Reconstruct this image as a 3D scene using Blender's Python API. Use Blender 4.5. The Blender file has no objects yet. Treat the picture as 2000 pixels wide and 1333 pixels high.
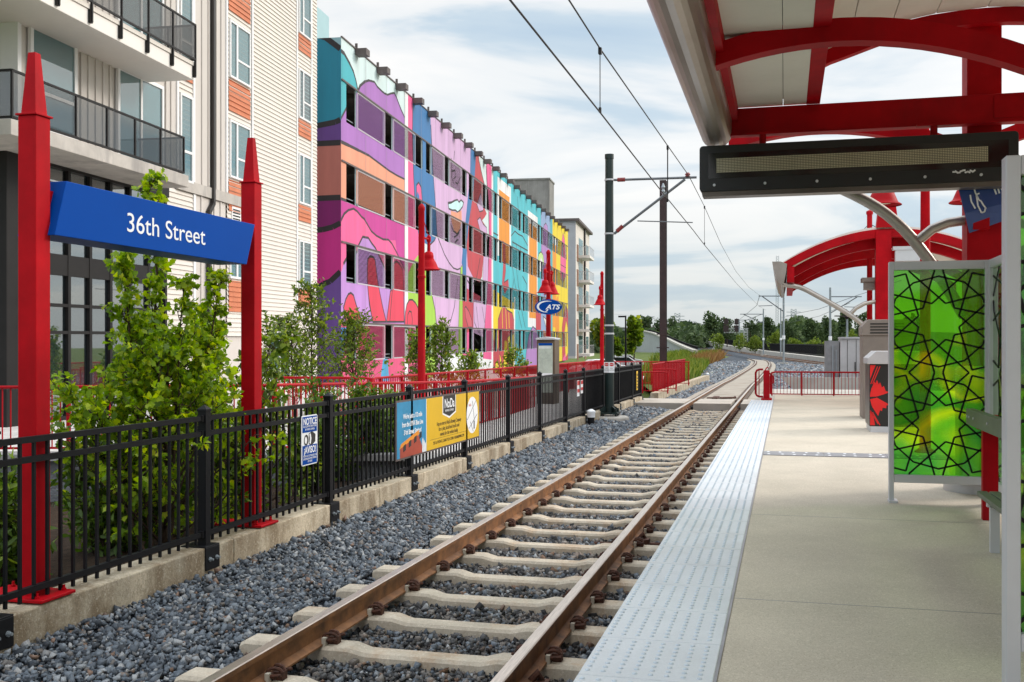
import bpy, bmesh, math, random
import numpy as np
from mathutils import Vector, Matrix
from mathutils.geometry import tessellate_polygon
R=math.radians
sc=bpy.context.scene
COL=sc.collection
rnd=random.Random(7)
PI=math.pi
# ------------------------------------------------------------ camera measures
FPX=2020.; HOR=678.; EYE=1.79
TH=math.atan((1533.-1000.)/FPX); SN=math.sin(TH); CS=math.cos(TH)
def ray(px,py):
    a=(px-1000.)/FPX; b=(HOR-py)/FPX
    return (-SN+a*CS, CS+a*SN, b)
def onZ(px,py,z):
    r=ray(px,py); t=(z-EYE)/r[2]; return Vector((r[0]*t,r[1]*t,z))
def onX(px,py,x):
    r=ray(px,py); t=x/r[0]; return Vector((x,r[1]*t,EYE+r[2]*t))
def onY(px,py,y):
    r=ray(px,py); t=y/r[1]; return Vector((r[0]*t,y,EYE+r[2]*t))
def onD(px,py,d):
    r=ray(px,py); return Vector((r[0]*d,r[1]*d,EYE+r[2]*d))
# facade frame of the apartment block and the parking garage
_r=ray(1350,660.5); _l=math.hypot(_r[0],_r[1]); UX,UY=_r[0]/_l,_r[1]/_l; SL=_r[2]/_l
VX,VY=UY,-UX
_q=ray(666,500); GX,GY=_q[0]*40.6,_q[1]*40.6
def FW(u,v,z): return (GX+UX*u+VX*v, GY+UY*u+VY*v, z+SL*u)
def onF(px,py,v=0.):
    r=ray(px,py); t=(GX*VX+GY*VY+v)/(r[0]*VX+r[1]*VY)
    x,y,z=r[0]*t,r[1]*t,EYE+r[2]*t
    u=(x-GX)*UX+(y-GY)*UY
    return (u,z-SL*u)
def onE(px,py):            # plane of the garage end wall (u=0): returns v,z
    r=ray(px,py); t=(GX*UX+GY*UY)/(r[0]*UX+r[1]*UY)
    x,y,z=r[0]*t,r[1]*t,EYE+r[2]*t
    return ((x-GX)*VX+(y-GY)*VY, z)
# ------------------------------------------------------------ materials
def _new(name):
    m=bpy.data.materials.new(name); m.use_nodes=True
    nt=m.node_tree; b=nt.nodes['Principled BSDF']
    return m,nt,b
def _n(nt,t,**k):
    n=nt.nodes.new(t)
    for a,v in k.items(): setattr(n,a,v)
    return n
def _mixc(nt,a,b,fac):
    n=_n(nt,'ShaderNodeMix',data_type='RGBA')
    for i,s in ((6,a),(7,b)):
        if hasattr(s,'links'): nt.links.new(s,n.inputs[i])
        else: n.inputs[i].default_value=(*s,1)
    if hasattr(fac,'links'): nt.links.new(fac,n.inputs[0])
    else: n.inputs[0].default_value=fac
    return n.outputs[2]
def _noise(nt,scale,detail=4,rough=.6,vec=None,stretch=None):
    n=_n(nt,'ShaderNodeTexNoise'); n.inputs['Scale'].default_value=scale
    n.inputs['Detail'].default_value=detail; n.inputs['Roughness'].default_value=rough
    tc=_n(nt,'ShaderNodeNewGeometry'); v=tc.outputs['Position']
    if stretch:
        mp=_n(nt,'ShaderNodeMapping'); mp.inputs['Scale'].default_value=stretch
        nt.links.new(v,mp.inputs[0]); v=mp.outputs[0]
    nt.links.new(v,n.inputs['Vector'])
    return n.outputs['Fac']
def _ramp(nt,fac,stops):
    n=_n(nt,'ShaderNodeValToRGB'); e=n.color_ramp.elements
    while len(e)<len(stops): e.new(.5)
    for el,(p,c) in zip(e,stops): el.position=p; el.color=(*c,1) if len(c)==3 else c
    nt.links.new(fac,n.inputs[0]); return n.outputs[0]
def _bump(nt,b,fac,strength,dist):
    n=_n(nt,'ShaderNodeBump'); n.inputs['Strength'].default_value=strength; n.inputs['Distance'].default_value=dist
    nt.links.new(fac,n.inputs['Height']); nt.links.new(n.outputs[0],b.inputs['Normal'])
def mk(name,c,rough=.6,metal=0.,var=.12,scale=4.,bump=0.,bscale=60.,bdist=.004,spec=.5,stain=None,stretch=None,c2=None,speck=None):
    m,nt,b=_new(name)
    b.inputs['Roughness'].default_value=rough; b.inputs['Metallic'].default_value=metal
    b.inputs['Specular IOR Level'].default_value=spec
    if var or c2:
        d=c2 or tuple(max(0,x*(1-var*2)) for x in c); l=c if c2 else tuple(min(1,x*(1+var)) for x in c)
        f=_noise(nt,scale,5,.65,stretch=stretch)
        col=_ramp(nt,f,[(.3,d),(.7,l)])
        if stain:
            g=_noise(nt,stain[1],6,.7,stretch=stain[2] if len(stain)>2 else None)
            lo=stain[4] if len(stain)>4 else .50; g=_ramp(nt,g,[(lo,(0,0,0)),(lo+.17,(1,1,1))])
            sm=_n(nt,'ShaderNodeMath',operation='MULTIPLY'); nt.links.new(g,sm.inputs[0]); sm.inputs[1].default_value=stain[3] if len(stain)>3 else .7
            col=_mixc(nt,col,stain[0],sm.outputs[0])
        if speck:
            col=_mixc(nt,col,speck[0],_ramp(nt,_noise(nt,speck[1],3,.8),[(.50,(0,0,0)),(.62,(speck[2],)*3)]))
            col=_mixc(nt,col,speck[3],_ramp(nt,_noise(nt,speck[1]*.6,3,.8),[(.55,(0,0,0)),(.66,(speck[2],)*3)]))
        nt.links.new(col,b.inputs['Base Color'])
    else: b.inputs['Base Color'].default_value=(*c,1)
    if bump: _bump(nt,b,_noise(nt,bscale,4,.7),bump,bdist)
    return m
def gum(m):      # trodden gum spots and drips on the paving
    nt=m.node_tree; b=nt.nodes['Principled BSDF']; src=b.inputs['Base Color'].links[0].from_socket
    g=_n(nt,'ShaderNodeNewGeometry'); v=_n(nt,'ShaderNodeTexVoronoi'); v.inputs['Scale'].default_value=1.7; nt.links.new(g.outputs['Position'],v.inputs['Vector'])
    r=_ramp(nt,v.outputs['Distance'],[(.030,(.55,.55,.55)),(.045,(0,0,0))])
    c=_mixc(nt,src,(.17,.15,.13),r); nt.links.new(c,b.inputs['Base Color'])
def island(name,stops,rough=.7,trans=0.,bump=0):
    m,nt,b=_new(name)
    g=_n(nt,'ShaderNodeNewGeometry'); col=_ramp(nt,g.outputs['Random Per Island'],stops)
    nt.links.new(col,b.inputs['Base Color']); b.inputs['Roughness'].default_value=rough
    b.inputs['Specular IOR Level'].default_value=.35
    if trans:
        t=_n(nt,'ShaderNodeBsdfTranslucent'); h=_n(nt,'ShaderNodeHueSaturation')
        h.inputs['Saturation'].default_value=1.1; h.inputs['Value'].default_value=1.5
        nt.links.new(col,h.inputs['Color']); nt.links.new(h.outputs[0],t.inputs['Color'])
        mx=_n(nt,'ShaderNodeMixShader'); mx.inputs[0].default_value=trans
        nt.links.new(b.outputs[0],mx.inputs[1]); nt.links.new(t.outputs[0],mx.inputs[2])
        nt.links.new(mx.outputs[0],nt.nodes['Material Output'].inputs[0])
    if bump: _bump(nt,b,_noise(nt,80,4,.7),bump,.01)
    return m
def glassy(name,c,rough=.03,alpha=.5,spec=.5,refl=.5,tint=(.75,.9,.92)):    # reflective pane that lets part of the light through
    m,nt,b=_new(name)
    b.inputs['Base Color'].default_value=(*c,1); b.inputs['Roughness'].default_value=rough
    b.inputs['Specular IOR Level'].default_value=spec; b.inputs['IOR'].default_value=1.6
    t=_n(nt,'ShaderNodeBsdfTransparent'); t.inputs[0].default_value=(*tint,1)
    gl=_n(nt,'ShaderNodeBsdfGlossy'); gl.inputs['Roughness'].default_value=rough
    fr=_n(nt,'ShaderNodeFresnel'); fr.inputs[0].default_value=1.9
    mx=_n(nt,'ShaderNodeMixShader'); mx.inputs[0].default_value=alpha
    nt.links.new(b.outputs[0],mx.inputs[1]); nt.links.new(t.outputs[0],mx.inputs[2])
    fm=_n(nt,'ShaderNodeMath',operation='MULTIPLY'); nt.links.new(fr.outputs[0],fm.inputs[0]); fm.inputs[1].default_value=refl
    m2=_n(nt,'ShaderNodeMixShader'); nt.links.new(fm.outputs[0],m2.inputs[0])
    nt.links.new(mx.outputs[0],m2.inputs[1]); nt.links.new(gl.outputs[0],m2.inputs[2])
    nt.links.new(m2.outputs[0],nt.nodes['Material Output'].inputs[0])
    return m
def perforated(name,c,hole=.4,var=.08):
    m,nt,b=_new(name); b.inputs['Roughness'].default_value=.6
    f=_noise(nt,1.2,5,.7,stretch=(1,1,.25)); nt.links.new(_ramp(nt,f,[(.3,tuple(x*(1-var) for x in c)),(.7,c)]),b.inputs['Base Color'])
    t=_n(nt,'ShaderNodeBsdfTransparent'); mx=_n(nt,'ShaderNodeMixShader')
    g=_n(nt,'ShaderNodeNewGeometry'); sp=_n(nt,'ShaderNodeSeparateXYZ'); nt.links.new(g.outputs['Position'],sp.inputs[0])
    d=_n(nt,'ShaderNodeMath',operation='DIVIDE'); nt.links.new(sp.outputs['Z'],d.inputs[0]); d.inputs[1].default_value=.05      # rows of slots
    fr=_n(nt,'ShaderNodeMath',operation='FRACT'); nt.links.new(d.outputs[0],fr.inputs[0])
    lt=_n(nt,'ShaderNodeMath',operation='LESS_THAN'); nt.links.new(fr.outputs[0],lt.inputs[0]); lt.inputs[1].default_value=hole; nt.links.new(lt.outputs[0],mx.inputs[0])
    nt.links.new(b.outputs[0],mx.inputs[1]); nt.links.new(t.outputs[0],mx.inputs[2])
    nt.links.new(mx.outputs[0],nt.nodes['Material Output'].inputs[0]); return m
M={}
M['red']=mk('red_paint',(.44,.002,.008),.55,0,.13,2.5,.08,220,.002,.12,((.20,.008,.012),1.6,(1,1,.18),.45))
M['redrail']=mk('red_rail_paint',(.40,.003,.010),.5,0,.12,3,spec=.15)
M['black']=mk('black_powder_coat',(.008,.008,.010),.5,0,.15,3,spec=.22)
M['kerb']=mk('kerb_concrete',(.56,.48,.36),.9,0,.18,2.2,.6,45,.012,.3,((.20,.14,.08),2.6,(1,1,.45),.8,.44),speck=((.20,.16,.11),55,.5,(.66,.60,.50)))
M['tie']=mk('tie_concrete',(.52,.455,.365),.88,0,.13,3.,.4,60,.006,.3,((.38,.25,.15),2.4,(1,1,1),.75),speck=((.30,.24,.18),70,.4,(.75,.68,.56)))
M['railside']=mk('rusty_rail_steel',(.36,.165,.065),.65,.15,.3,6,.3,90,.003,.4,c2=(.11,.055,.03))
M['railtop']=mk('worn_rail_steel',(.62,.55,.49),.34,1.,.15,8,stretch=(20,.6,1))
M['rust']=mk('rusted_clip_iron',(.085,.03,.016),.75,.2,.35,30,.4,120,.004)
M['insul']=mk('pale_clip_insulator',(.52,.48,.40),.6,0,.1)
M['stone']=island('crushed_stone',[(0,(.022,.026,.033)),(.22,(.072,.086,.106)),(.5,(.125,.148,.178)),(.72,(.19,.215,.245)),(.80,(.13,.11,.095)),(.86,(.27,.29,.31)),(.94,(.34,.34,.34)),(.97,(.14,.085,.055)),(1,(.25,.16,.12))],.62,0,.3)
M['stonedusty']=island('dusty_crushed_stone',[(0,(.022,.022,.024)),(.3,(.05,.050,.052)),(.6,(.10,.098,.10)),(.8,(.15,.13,.115)),(.93,(.22,.20,.185)),(1,(.16,.09,.055))],.75,0,.3)
M['ballastbed']=mk('ballast_bed',(.075,.088,.108),.95,0,.3,3.,1.,26,.06,.3,c2=(.022,.027,.036))
M['plat']=mk('platform_concrete',(.54,.475,.385),.85,0,.08,.9,.3,190,.004,.35,((.45,.40,.32),1.1,(1,.4,1),.6),speck=((.25,.215,.15),120,.55,(.76,.70,.59)))
M['tact']=mk('tactile_pavers',(.62,.645,.675),.6,0,.06,1.2,.15,120,.002,.3,((.50,.50,.49),1.7,(1,.5,1),.45),speck=((.45,.46,.47),90,.22,(.78,.80,.83)))
M['dome']=mk('tactile_domes',(.53,.595,.66),.55,0,.06,2)
gum(M['plat'])
M['joint']=mk('joint_steel',(.26,.26,.28),.45,.4,.15,3)
M['conc']=mk('plain_concrete',(.44,.41,.37),.88,0,.12,1.3,.3,50,.006,.3,((.27,.25,.22),1.2,(1,1,.3),.5))
M['conclight']=mk('pale_concrete',(.46,.43,.385),.85,0,.1,1.,.2,40,.005,.3)
M['plaza']=mk('plaza_pavers',(.56,.53,.51),.85,0,.12,3.,.1,30,.004)
M['mulch']=mk('planting_soil',(.075,.045,.028),.95,0,.4,12,1.,60,.04,.2,c2=(.025,.016,.010))
M['blockwall']=mk('split_face_block',(.17,.175,.19),.92,0,.2,5,1.,18,.04,.3)
M['cap']=mk('wall_cap_stone',(.31,.30,.30),.85,0,.1,3,.2,50,.004)
M['siding']=mk('cream_lap_siding',(.69,.635,.58),.75,0,.02,.8)
M['batten']=mk('greige_batten_panel',(.60,.55,.51),.75,0,.02,.6)
M['fascia']=mk('balcony_fascia_paint',(.78,.735,.69),.7,0,.03,.8)
M['trim']=mk('white_trim',(.80,.79,.79),.6,0,.02,1)
M['orange']=mk('orange_lap_panel',(.56,.17,.075),.7,0,.08,2)
M['slabconc']=mk('balcony_slab_concrete',(.50,.46,.42),.88,0,.1,1.5,.3,40,.006,.3,((.28,.26,.25),1.4,(1,1,.25),.7))
M['bronze']=mk('dark_bronze_frame',(.018,.016,.016),.5,0,.12,2,spec=.2)
M['pipe']=mk('dark_downpipe',(.03,.026,.025),.45,.2,.1,2)
M['pane']=glassy('window_pane',(.04,.11,.12),.02,.72,refl=.26,tint=(.80,.95,.97))
M['railglass']=glassy('grey_balcony_glass',(.05,.055,.055),.05,.86,refl=.11,tint=(.66,.66,.65))
M['shopglass']=glassy('storefront_glass',(.012,.018,.022),.015,.55,refl=.40)
M['blind']=mk('teal_shaded_blind',(.33,.56,.60),.6,0,.04,1)
M['curtain']=mk('vertical_blind',(.38,.60,.62),.6,0,.05,1)
M['dark']=mk('dark_interior',(.012,.011,.010),.9,0,.2,1)
M['room']=mk('lobby_interior',(.075,.045,.026),.9,0,.4,1.5,c2=(.01,.008,.007))
M['vase']=mk('pale_vase',(.5,.52,.44),.4,0,.05)
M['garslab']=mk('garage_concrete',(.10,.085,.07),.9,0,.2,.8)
M['capbox']=mk('dark_bracket',(.11,.085,.08),.6,0,.15,2)
M['towerconc']=mk('streaked_concrete',(.30,.29,.28),.9,0,.15,.5,.2,20,.01,.3,((.14,.13,.12),.5,(1,1,.08),.7))
M['greysiding']=mk('grey_lap_siding',(.40,.40,.42),.75,0,.03,1)
M['brick']=mk('brown_brick',(.33,.17,.11),.85,0,.2,3)
M['signblue']=mk('sign_blue',(.001,.060,.33),.5,0,.03,1,.0,spec=.07)
M['white']=mk('white_lettering',(.85,.86,.88),.5,0,.02)
M['darktxt']=mk('dark_lettering',(.02,.018,.018),.6,0,.02)
M['green']=mk('dark_green_paint',(.014,.028,.026),.38,.1,.15,2)
M['brown']=mk('dark_brown_steel',(.035,.018,.018),.5,.1,.2,2)
M['galv']=mk('galvanised_steel',(.32,.36,.39),.5,.5,.1,1.5)
M['wire']=mk('contact_wire',(.012,.010,.010),.5,.3,0)
M['armgrey']=mk('cantilever_tube',(.14,.15,.165),.45,.4,.1,2)
M['insred']=mk('red_insulator',(.22,.02,.02),.5,0,.1)
M['silver']=mk('brushed_gutter',(.50,.46,.42),.33,.85,.2,1.2,stretch=(1,.3,1),c2=(.30,.26,.23))
M['tube']=mk('satin_tube',(.46,.42,.38),.38,.75,.1,2)
M['soffit']=mk('pale_soffit',(.80,.79,.73),.75,0,.05,.7)
M['ledcase']=mk('sign_case_black',(.010,.010,.011),.45,0,.2,2)
M['ledlip']=mk('sign_lip_bronze',(.13,.11,.095),.4,.6,.15,2)
M['alum']=mk('satin_aluminium',(.60,.61,.64),.42,.35,.04,1.5)
M['beige']=mk('taupe_cabinet_paint',(.22,.18,.155),.5,.1,.08,2)
M['cabgrey']=mk('grey_steel_cabinet',(.50,.49,.50),.45,.4,.07,1.5)
M['flowerred']=mk('flower_red',(.72,.008,.008),.4,0,.06,5)
M['machblack']=mk('machine_black',(.012,.012,.012),.35,0,.1)
M['railgreen']=mk('leaning_rail_green',(.10,.13,.085),.5,0,.1,3)
M['yellow']=mk('banner_yellow',(.72,.44,.010),.45,0,.03,2)
M['skyblue']=mk('banner_blue',(.03,.27,.50),.45,0,.12,2.5)
M['bannerred']=mk('banner_brick_red',(.38,.06,.03),.5,0,.1,6)
M['bannerorange']=mk('banner_orange',(.75,.27,.02),.5,0,.05)
M['safered']=mk('placard_red',(.55,.02,.02),.5,0,.05)
M['bark']=mk('bark',(.075,.050,.036),.95,0,.3,20,.6,50,.01,.2)
M['warmwood']=mk('lobby_wood',(.30,.15,.06),.5,0,.2,3)
M['leafoak']=island('oak_leaves',[(0,(.09,.165,.01)),(.35,(.17,.285,.014)),(.7,(.30,.42,.018)),(.93,(.45,.53,.025)),(1,(.50,.52,.04))],.42,.48)
M['leafsmall']=island('small_leaves',[(0,(.055,.10,.012)),(.45,(.11,.175,.018)),(.8,(.185,.26,.028)),(.98,(.28,.33,.04)),(1,(.30,.26,.05))],.45,.42)
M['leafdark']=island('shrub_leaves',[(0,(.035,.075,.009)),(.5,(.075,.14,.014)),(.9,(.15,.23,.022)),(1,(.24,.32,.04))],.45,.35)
M['leaffar']=island('far_leaves',[(0,(.030,.052,.022)),(.5,(.055,.090,.034)),(1,(.095,.135,.045))],.8,.2)
M['leaffarlight']=island('far_bush_leaves',[(0,(.08,.13,.018)),(.5,(.14,.20,.026)),(1,(.22,.26,.04))],.8,.25)
M['grass']=mk('rough_grass',(.115,.15,.025),.95,0,.25,.3,.6,6,.05,.2,c2=(.05,.075,.015))
M['blade']=island('grass_blades',[(0,(.06,.11,.012)),(.5,(.13,.19,.02)),(1,(.24,.25,.05))],.8,.25)
M['rusty']=island('dry_seed_stalks',[(0,(.17,.08,.03)),(.6,(.26,.13,.05)),(1,(.30,.22,.08))],.9,.2)
M['asphalt']=mk('asphalt',(.06,.06,.062),.9,0,.2,2)
M['carwhite']=mk('white_car_paint',(.75,.76,.78),.25,0,.02)
M['carglass']=mk('car_glass',(.02,.025,.03),.08,0,.02)
M['tyre']=mk('tyre_rubber',(.015,.015,.015),.8,0,.05)
M['wallribbed']=mk('ribbed_retaining_wall',(.40,.41,.41),.88,0,.1,.6,.2,3,.05,.3)
M['signal']=mk('signal_grey',(.45,.46,.46),.5,.3,.05)
M['lamplens']=mk('lamp_lens',(.55,.50,.38),.5,0,.02)
# ------------------------------------------------------------ mesh builder
IDM=lambda x,y,z:(x,y,z)
class MB:
    def __init__(s,f=None): s.v=[];s.f=[];s.m=[];s.fn=f or IDM;s.mi=0
    def add(s,vs,fs,mi=None):
        b=len(s.v); s.v+= [tuple(s.fn(*p)) for p in vs]
        for q in fs: s.f.append(tuple(b+i for i in q)); s.m.append(s.mi if mi is None else mi)
        return s
    def box(s,x0,x1,y0,y1,z0,z1,mi=None):
        return s.add([(x0,y0,z0),(x1,y0,z0),(x1,y1,z0),(x0,y1,z0),(x0,y0,z1),(x1,y0,z1),(x1,y1,z1),(x0,y1,z1)],
          [(0,3,2,1),(4,5,6,7),(0,1,5,4),(1,2,6,5),(2,3,7,6),(3,0,4,7)],mi)
    def bar(s,p,q,w,h,mi=None,up=(0,0,1)):       # rectangular bar from p to q, w sideways, h along up
        p=Vector(p);q=Vector(q);d=(q-p).normalized();u=Vector(up);a=d.cross(u)
        if a.length<1e-5: a=d.cross(Vector((1,0,0)))
        a.normalize();u=a.cross(d).normalized()
        vs=[]
        for e in (p,q):
            for i,j in((-1,-1),(1,-1),(1,1),(-1,1)): vs.append(tuple(e+a*(i*w/2)+u*(j*h/2)))
        return s.add(vs,[(0,1,2,3),(7,6,5,4),(0,4,5,1),(1,5,6,2),(2,6,7,3),(3,7,4,0)],mi)
    def tube(s,pts,r,n=8,mi=None,cap=True):
        pts=[Vector(p) for p in pts]; rs=r if isinstance(r,(list,tuple)) else [r]*len(pts)
        vs=[];N=len(pts);pa=None
        for i,p in enumerate(pts):
            d=(pts[min(i+1,N-1)]-pts[max(i-1,0)]).normalized()
            a=(pa-d*pa.dot(d)) if pa is not None else d.cross(Vector((0,0,1)))
            if a.length<1e-4: a=d.cross(Vector((1,0,0)))
            a.normalize();pa=a;b=d.cross(a)
            for k in range(n):
                t=2*PI*k/n; vs.append(tuple(p+a*(math.cos(t)*rs[i])+b*(math.sin(t)*rs[i])))
        fs=[]
        for i in range(N-1):
            for k in range(n):
                fs.append((i*n+k,i*n+(k+1)%n,(i+1)*n+(k+1)%n,(i+1)*n+k))
        if cap: fs+= [tuple(range(n))[::-1],tuple((N-1)*n+k for k in range(n))]
        return s.add(vs,fs,mi)
    def lathe(s,c,prof,n=20,mi=None,cap=True):    # prof: (r,z) around vertical axis at c
        vs=[];fs=[]
        for r,z in prof:
            for k in range(n):
                t=2*PI*k/n; vs.append((c[0]+r*math.cos(t),c[1]+r*math.sin(t),c[2]+z))
        for i in range(len(prof)-1):
            for k in range(n): fs.append((i*n+k,i*n+(k+1)%n,(i+1)*n+(k+1)%n,(i+1)*n+k))
        if cap: fs+= [tuple(range(n))[::-1],tuple((len(prof)-1)*n+k for k in range(n))]
        return s.add(vs,fs,mi)
    def prism(s,poly,fr,d0,d1,mi=None):           # poly in fr(a,b,d) plane, extruded d0..d1
        n=len(poly); vs=[fr(a,b,d0) for a,b in poly]+[fr(a,b,d1) for a,b in poly]
        fs=[tuple(range(n))[::-1],tuple(range(n,2*n))]+[(i,(i+1)%n,n+(i+1)%n,n+i) for i in range(n)]
        return s.add(vs,fs,mi)
    def flat(s,poly,fr,d,mi=None): return s.add([fr(a,b,d) for a,b in poly],[tuple(range(len(poly)))],mi)
    def build(s,name,mats,parent=None,smooth=False,bevel=0.,seg=2,org=None):
        if not isinstance(mats,(list,tuple)): mats=[mats]
        if parent is not None: o0=Vector(parent['org'])
        else: o0=Vector(org) if org is not None else Vector((0,0,0))
        me=bpy.data.meshes.new(name)
        me.from_pydata([(x-o0[0],y-o0[1],z-o0[2]) for x,y,z in s.v],[],s.f)
        for m in mats: me.materials.append(M[m] if isinstance(m,str) else m)
        if len(mats)>1: me.polygons.foreach_set('material_index',s.m)
        if smooth:
            me.polygons.foreach_set('use_smooth',[True]*len(s.f))
        me.update()
        return link(name,me,parent,o0,bevel,seg,smooth)
def link(name,me,parent,o0,bevel=0,seg=2,smooth=False):
    o=bpy.data.objects.new(name,me); COL.objects.link(o)
    if parent is not None: o.parent=parent
    else: o.location=o0
    o['org']=tuple(o0)
    if bevel:
        b=o.modifiers.new('bevel','BEVEL'); b.width=bevel; b.segments=seg; b.limit_method='ANGLE'; b.angle_limit=R(40)
    if smooth:
        # shade smooth by angle
        try: me.set_sharp_from_angle(angle=R(40))
        except Exception: pass
    return o
def tag(o,label,cat,group=None):
    o['label']=label; o['category']=cat
    if group: o['group']=group
    return o
def struct(o,kind='structure'): o['kind']=kind; return o
def thing(name,label,cat,loc,group=None):
    o=bpy.data.objects.new(name,None); o.location=loc; o.empty_display_size=.2; COL.objects.link(o); o['org']=tuple(loc)
    return tag(o,label,cat,group)
def copytree(o,loc=None,parent=None,label=None):
    c=o.copy(); COL.objects.link(c)
    if parent is not None: c.parent=parent
    if loc is not None: c.location=loc; 
    if label: c['label']=label
    for ch in list(o.children): copytree(ch,None,c)
    return c
def arrays(name,V,F,mats,parent=None,org=(0,0,0),smooth=False,midx=None):
    V=np.asarray(V,dtype=np.float32)
    o0=np.array(parent['org'] if parent is not None else org,dtype=np.float32); V=V-o0
    F=np.asarray(F,dtype=np.int32); k=F.shape[1]
    me=bpy.data.meshes.new(name); me.vertices.add(len(V)); me.vertices.foreach_set('co',V.ravel())
    me.loops.add(F.size); me.loops.foreach_set('vertex_index',F.ravel())
    me.polygons.add(len(F)); me.polygons.foreach_set('loop_start',np.arange(0,F.size,k,dtype=np.int32))
    try: me.polygons.foreach_set('loop_total',np.full(len(F),k,dtype=np.int32))
    except Exception: pass
    for m in (mats if isinstance(mats,(list,tuple)) else [mats]): me.materials.append(M[m] if isinstance(m,str) else m)
    if midx is not None: me.polygons.foreach_set('material_index',np.asarray(midx,dtype=np.int32))
    me.update(calc_edges=True); me.validate()
    return link(name,me,parent,Vector([float(t) for t in o0]))
def words(txt,size,org,xd,yd,mats,parent,name='lettering',thick=.004,align='CENTER',sx=1.,shear=0.,bold=0.):
    cu=bpy.data.curves.new(name,'FONT'); cu.body=txt; cu.size=size; cu.align_x=align; cu.align_y='CENTER'
    cu.extrude=thick/2; cu.shear=shear; cu.offset=bold
    if sx!=1.: cu.space_character=1.0
    ob=bpy.data.objects.new(name,cu); COL.objects.link(ob)
    dg=bpy.context.evaluated_depsgraph_get(); dg.update()
    me=bpy.data.meshes.new_from_object(ob.evaluated_get(dg)); bpy.data.objects.remove(ob); bpy.data.curves.remove(cu)
    xd=Vector(xd).normalized(); yd=Vector(yd).normalized(); zd=xd.cross(yd)
    o0=Vector(parent['org']); og=Vector(org)
    for v in me.vertices:
        p=og+xd*(v.co.x*sx)+yd*v.co.y+zd*v.co.z-o0
        v.co=p
    me.materials.clear(); me.materials.append(M[mats]); me.name=name
    return link(name,me,parent,o0)
# ------------------------------------------------------------ paths and sweeps
def catmull(P,step):
    P=[Vector(p) for p in P]; out=[]
    for i in range(len(P)-1):
        p0=P[max(i-1,0)];p1=P[i];p2=P[i+1];p3=P[min(i+2,len(P)-1)]
        n=max(1,int((p2-p1).length/step))
        for k in range(n):
            t=k/n
            out.append(.5*((2*p1)+(p2-p0)*t+(2*p0-5*p1+4*p2-p3)*t*t+(3*p1-p0-3*p2+p3)*t**3))
    out.append(P[-1]); return out
def sweep(mb,path,prof,mi=None,closed=True,mis=None):
    N=len(path);n=len(prof);vs=[]
    for i,p in enumerate(path):
        d=path[min(i+1,N-1)]-path[max(i-1,0)]; d=Vector((d.x,d.y,0)).normalized(); r=Vector((d.y,-d.x,0))
        for a,z in prof: vs.append(tuple(p+r*a+Vector((0,0,z))))
    m=n if closed else n-1
    for k in range(m):
        fs=[(i*n+k,i*n+(k+1)%n,(i+1)*n+(k+1)%n,(i+1)*n+k) for i in range(N-1)]
        b=len(mb.v)
        for q in fs: mb.f.append(tuple(b+j for j in q)); mb.m.append(mis[k] if mis else (mi or 0))
    b=len(mb.v); mb.v+=vs
    if closed:
        mb.f+= [tuple(b+j for j in range(n))[::-1],tuple(b+(N-1)*n+j for j in range(n))]; mb.m+=[0,0]
    return mb
XC=-2.245
straight=[Vector((XC,y,0)) for y in (-2,6,14,22,30,38,46,52)]
curve=[onD(1453,742,56),onD(1483,718,90),onD(1489,709,113),onD(1482,703,145),onD(1455,697,200),onD(1411,689,290),onD(1366,677,400),onD(1303,648.5,600),onD(1255,638,740)]
LP=straight[:-1]+catmull([straight[-1]]+curve,3.)
RPk=[onD(1850,742,72),onD(1700,721,98),onD(1560,703,132),onD(1490,694,190),onD(1440,686.5,290),onD(1393,675.5,400),onD(1316,648,600),onD(1264,638,740)]
RP=catmull(RPk,4.)
# ------------------------------------------------------------ ground
g=MB(); g.box(-900,900,-60,1800,-1.2,-.62); struct(g.build('ground','grass'))
def sheet(name,pts,z,m):
    b=MB(); b.add([(x,y,z) for x,y in pts]+[(x,y,z-.25) for x,y in pts],[tuple(range(len(pts))),]+[(i,(i+1)%len(pts),len(pts)+(i+1)%len(pts),len(pts)+i) for i in range(len(pts))])
    return struct(b.build(name,m))
xy=lambda p:(p.x,p.y)
# far ballast field between the two tracks
far=[(-4.9,36.6),xy(onZ(1318,738,-.3)),xy(onZ(1395,708,-.3)),xy(onZ(1416,697,-.3)),xy(onZ(1440,693,-.3)),xy(onZ(1500,691.5,-.3)),xy(onZ(1570,696,-.3)),xy(onZ(1720,712,-.3)),xy(onZ(1950,730,-.3)),(14,36.6)]
sheet('ballast_field',far,-.30,'ballastbed')
# near ballast bed : a graded surface
def bz(x,y):
    if x<-3.55: z=-.225+.08*min(1,max(0,(-3.6-x)/1.0))
    elif x<-.95: z=-.268
    else: z=-.32
    return z
b=MB(); xs=[-4.72,-4.4,-4.1,-3.8,-3.55,-3.4,-2.9,-2.2,-1.5,-1.0,-.9,-.55]; ys=[-2+.7*i for i in range(52)]
vs=[(x,y,bz(x,y)-.012) for y in ys for x in xs]; n=len(xs)
b.add(vs,[(j*n+i,j*n+i+1,(j+1)*n+i+1,(j+1)*n+i) for j in range(len(ys)-1) for i in range(n-1)])
struct(b.build('ballast_bed','ballastbed'))
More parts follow.
